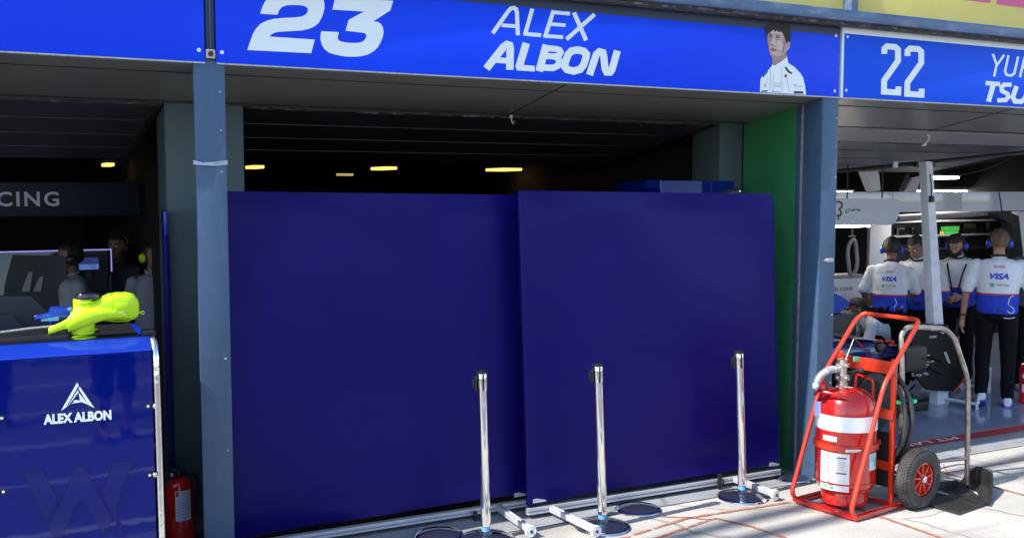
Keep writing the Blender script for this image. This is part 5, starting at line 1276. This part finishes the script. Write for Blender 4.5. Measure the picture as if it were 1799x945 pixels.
        MB().loft([[tilt @ Vector(((w+.003)*math.copysign(abs(math.cos(t))**.6, math.cos(t)), y, -.083+.010*math.sin(t))) for t in [2*math.pi*i/14 for i in range(14)]] for y, w, hh in sec_]).build('sole', M['blue_cup' if shoes == 'shoe' else 'black'], sh_)
    # hair
    t = bmesh.new(); bmesh.ops.create_uvsphere(t, u_segments=40, v_segments=28, radius=1)
    rm = []
    for v in t.verts:
        c = v.co.copy(); 
        if (c.y < -.35 and c.z < .42) or c.z < -.55 or (c.y < .05 and c.z < -.05): rm.append(v)
        nn = 1+.07*noise.noise(c*4)+.05*noise.noise(c*11)
        v.co = Vector((c.x*.083, c.y*.102+.017, c.z*.106+.150 if c.z > 0 else c.z*.115+.150))*1
        v.co = Vector((v.co.x*nn, (v.co.y-.017)*nn+.017, (v.co.z-.15)*nn+.15))
    bmesh.ops.delete(t, geom=rm, context='VERTS')
    for v in t.verts: v.co = hd(v.co)
    for f in t.faces: f.smooth = True
    ho = MB().add(t).build('hair', M[hair], root, sharp=False)
    sd = ho.modifiers.new('s', 'SOLIDIFY'); sd.thickness = .008; sd.offset = 0
    if beard:
        b = MB()
        for i in range(13):
            a = R(-90+(-78+156*i/12)); b.ell(hd((.064*math.cos(a), -.020+.062*math.sin(a), .050+.035*abs(i-6)/6)), (.018, .016, .026), 10, hm.to_4x4())
        b.ell(hd((0, -.088, .084)), (.026, .007, .005), 8, hm.to_4x4()); b.ell(hd((0, -.086, .035)), (.030, .010, .016), 8, hm.to_4x4())
        remesh(b, 'beard', M['hair'], root, .006, 2)
    if phones:
        for sx in (-1, 1):
            mc = Matrix.Translation(hd((sx*.084, .012, .115))) @ hm.to_4x4() @ Matrix.Rotation(R(90*sx), 4, 'Y')
            MB().lathe([(.036, 0), (.042, .008), (.040, .022), (.028, .034), (.010, .038), (0, .038)], 22, mc).build('ear_cup', M[phones], root)
        MB().tube([hd((.098*math.cos(t), .012, .13+.135*math.sin(t))) for t in [math.pi*i/16 for i in range(17)]], .008, 8).build('headband', M['black'], root)
        if boom: MB().tube(fillet([hd((-.09, 0, .10)), hd((-.085, -.06, .06)), hd((-.03, -.115, .055))], .03), .005, 6).ell(hd((-.028, -.118, .055)), (.012, .008, .008), 8).build('microphone', M['black'], root)
    root.scale = (s, s, s)
    if printback:   # lettering on the back of the shirt
        bz = lambda z, x=0: up((x, .155+belly, z))
        def pt_(body, z, h, w, m, bold=0, shear=0, dx=0):
            o = text(body, (0, 0, 0), (1, 0, 0), (0, 1, 0), M[m], shirt_o, 'shirt_lettering', nrm=(0, 0, 1), off=0, bold=bold, shear=shear)
            from mathutils.bvhtree import BVHTree
            tr2 = BVHTree.FromPolygons([v.co for v in shirt_o.data.vertices], [p.vertices for p in shirt_o.data.polygons])
            for v in o.data.vertices:
                x, z_ = dx+w*(.5-v.co.x), z+h*v.co.y
                hit = tr2.ray_cast(Vector((x, 1.0, z_)), Vector((0, -1, 0)))
                y_ = hit[0].y if hit[0] else .2
                v.co = Vector((x, y_+.004, z_))
            return o
        for a_ in printback: pt_(*a_)
        sw_ = []
    return root
def swirl(root, pts, w):
    from mathutils.bvhtree import BVHTree
    so_ = [c for c in root.children if c.name.startswith('shirt')][0]
    tr2 = BVHTree.FromPolygons([v.co for v in so_.data.vertices], [p.vertices for p in so_.data.polygons])
    P = []
    for x, z in pts:
        hit = tr2.ray_cast(Vector((x, 1, z)), Vector((0, -1, 0))); P.append(Vector((x, (hit[0].y if hit[0] else .15)+.001, z)))
    MB().tube(fillet(P, .03), w, 6).build('bull_swirl_print', M['off_white'], so_)

# big man walking away, right garage
pA = loc(1757, 9.85)
A = person('man seen from behind in white and blue VISA shirt with blue ear defenders', pA, 131, .985, arms=[[(-.20, 0, 1.40), (-.30, .0, 1.14), (-.30, -.10, .88)], [(.20, 0, 1.40), (.285, .02, 1.13), (.31, -.03, .86)]],
    hair='hair_brown', phones='blue_cup', belly=.035, vox=1.0, legs=[((-.10, 0, .92), (-.115, -.03, .50), (-.12, .0, .09)), ((.10, 0, .92), (.115, -.06, .50), (.12, .10, .135))],
    printback=[('HUGO', 1.385, .024, .10, 'ink_red', .02), ('VISA', 1.275, .058, .17, 'ink_blue', .05, .3), ('Cash App', 1.205, .028, .115, 'ink', 0, 0, -.03)])
swirl(A, [(-.13, 1.12), (-.10, 1.10), (-.08, 1.03), (-.13, 1.0), (-.15, .96), (-.11, .94), (-.08, .97)], .005); swirl(A, [(-.05, .90), (-.10, .895), (-.15, .91)], .005)
so_ = [c for c in A.children if c.name.startswith('shirt')][0]
def back_patch(root, x0, x1, z0, z1, m):
    from mathutils.bvhtree import BVHTree
    so_ = [c for c in root.children if c.name.startswith('shirt')][0]
    tr2 = BVHTree.FromPolygons([v.co for v in so_.data.vertices], [p.vertices for p in so_.data.polygons]); g = []
    for x, z in ((x0, z0), (x1, z0), (x1, z1), (x0, z1)):
        hit = tr2.ray_cast(Vector((x, 1, z)), Vector((0, -1, 0))); g.append(Vector((x, (hit[0].y if hit[0] else .15)+.006, z)))
    MB().face(g).build('logo_square', M[m], so_)
back_patch(A, .045, .08, 1.200, 1.238, 'ink_green')
MB().tube([Vector((-.298, -.075, .93))+Vector((.034*math.cos(t), .034*math.sin(t), 0)) for t in [2*math.pi*i/14 for i in range(14)]], .008, 6, closed=True).build('wrist_watch', M['black'], A)
MB().tube([Vector((.308, -.022, .90))+Vector((.034*math.cos(t), .034*math.sin(t), 0)) for t in [2*math.pi*i/14 for i in range(14)]], .008, 6, closed=True).build('wrist_watch', M['black'], A)
# mechanic from behind, left
pD = loc(1566, 10.3)
Dp = person('mechanic seen from behind in VISA shirt standing in the shade beside the blue column', pD, 128, .93, lean=10, arms=[[(-.19, -.05, 1.38), (-.26, -.14, 1.14), (-.16, -.36, 1.08)], [(.19, -.05, 1.38), (.29, -.10, 1.15), (.27, -.33, 1.04)]], skin='skin_dark', phones='blue_cup',
    printback=[('HUGO', 1.375, .02, .08, 'ink_red', .02), ('VISA', 1.28, .05, .15, 'ink_blue', .05, .3), ('Cash App', 1.22, .024, .10, 'ink', 0, 0, -.02)])
swirl(Dp, [(-.06, 1.10), (-.09, 1.04), (-.05, 1.0), (-.11, .97), (-.14, 1.02)], .005)
back_patch(Dp, .045, .075, 1.215, 1.245, 'ink_green')
# looking-down mechanic half hidden by the pillar
pC = loc(1622, 10.7)
C_ = person('man looking down, half hidden by the white pillar', pC, -66, .95, lean=14, head=(-12, 18), arms=[[(-.19, -.10, 1.37), (-.26, -.16, 1.12), (-.18, -.38, 1.0)], [(.19, -.10, 1.37), (.29, -.12, 1.12), (.24, -.32, .98)]], skin='skin_dark', long_sleeve=True)
# bearded mechanic with headset
pB = loc(1688, 10.9)
B_ = person('bearded man with blue headset looking down, right of the white pillar', pB, -60, .95, lean=10, head=(-10, 22), arms=[[(-.19, -.08, 1.37), (-.26, -.12, 1.12), (-.10, -.34, 1.04)], [(.19, -.08, 1.37), (.27, -.10, 1.12), (.08, -.33, 1.05)]], beard=True, phones='blue_cup', long_sleeve=True, vox=1.1)
for sx in (-1, 1): MB().tube(fillet([(sx*.09, -.04, 1.47), (sx*.10, -.185, 1.40), (sx*.06, -.235, 1.25), (sx*.03, -.225, 1.10)], .05), .010, 6).build('harness_strap', M['black'], B_)
# kneeling mechanic at the car
pE = loc(1596, 10.4)
E_ = person('crouching mechanic in white shirt bent over the dark race car', pE, -122, .90, lean=64, shirt='white_shirt', head=(0, -22), arms=[[(-.19, -.42, 1.13), (-.24, -.55, .90), (-.16, -.72, .78)], [(.19, -.42, 1.13), (.26, -.50, .88), (.18, -.70, .74)]], legs=[((-.10, 0, .90), (-.14, -.36, .80), (-.12, -.02, .47)), ((.10, 0, .90), (.14, -.36, .80), (.12, -.02, .47))], skin='skin_dark')
E_.location.z = -.31*.90
# man cut by the right edge
pG = loc(1822, 10.6)
G_ = person('person in grey top raising a hand at the right edge of the photo', pG, -30, .97, shirt='grey_shirt', arms=[[(-.19, 0, 1.40), (-.26, -.08, 1.16), (-.13, -.22, 1.36)], [(.19, 0, 1.40), (.25, .02, 1.12), (.24, -.1, .9)]], skin='skin_dark')
# left garage
pP = loc(128, 8.0)
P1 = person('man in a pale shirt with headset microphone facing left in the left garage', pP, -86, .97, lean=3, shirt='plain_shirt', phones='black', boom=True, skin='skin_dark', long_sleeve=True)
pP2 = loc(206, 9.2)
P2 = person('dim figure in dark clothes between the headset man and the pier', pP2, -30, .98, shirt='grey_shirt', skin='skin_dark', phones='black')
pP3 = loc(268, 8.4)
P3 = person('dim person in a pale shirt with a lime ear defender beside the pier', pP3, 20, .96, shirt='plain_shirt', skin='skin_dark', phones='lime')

# two people standing by the camera: seen only mirrored in the blue cabinet
person('person in dark shorts standing in the pit lane, mirrored in the blue cabinet', (.80, .72, 0), 160, .93, shirt='grey_shirt', shorts=True, shoes='black', vox=1.6)
person('photographer in dark clothes holding the camera up, mirrored in the blue cabinet', (-.12, -.32, 0), 170, .93, shirt='grey_shirt', shoes='black', vox=1.6, arms=[[(-.19, 0, 1.40), (-.26, -.16, 1.55), (-.14, -.18, 1.80)], [(.19, 0, 1.40), (.26, -.16, 1.55), (.14, -.18, 1.80)]])
# added unseen wires that cast soft shadow bands, and the pit wall opposite
for (x, y, lab) in ((3.95, 4.74, 'nearer'), (4.33, 5.03, 'farther')):
    z = 10.0; x2, y2 = x-z/math.tan(SUN_EL)*math.cos(SUN_AZ), y-z/math.tan(SUN_EL)*math.sin(SUN_AZ)
    w_ = MB().tube([(x2-30, y2-3.6, z+.6), (x2-12, y2-1.3, z+.1), (x2, y2, z), (x2+12, y2+.9, z+.1), (x2+30, y2+2.4, z+.6)], .07, 8)
    tag(place(w_.build('shadow_cable', M['black']), (x2, y2, z)), lab+' thick black unseen cable added above the pit lane to cast soft shadows', 'cable')
pw = thing('pit_wall', 'white concrete pit wall with wire fence on the far side of the lane', 'wall')
MB().box((-40, -9.3, 0), (50, -9.0, 1.1), .02).build('wall', M['white_paint'], pw)
b = MB()
for i in range(46): b.tube([(-40+i*2, -9.15, 1.1), (-40+i*2, -9.15, 3.2)], .03, 6)
for z in (1.6, 2.1, 2.6, 3.15): b.tube([(-40, -9.15, z), (50, -9.15, z)], .015, 5)
b.build('fence_frame', M['worn'], pw)
rebase(pw, (0, -9.15, 0))
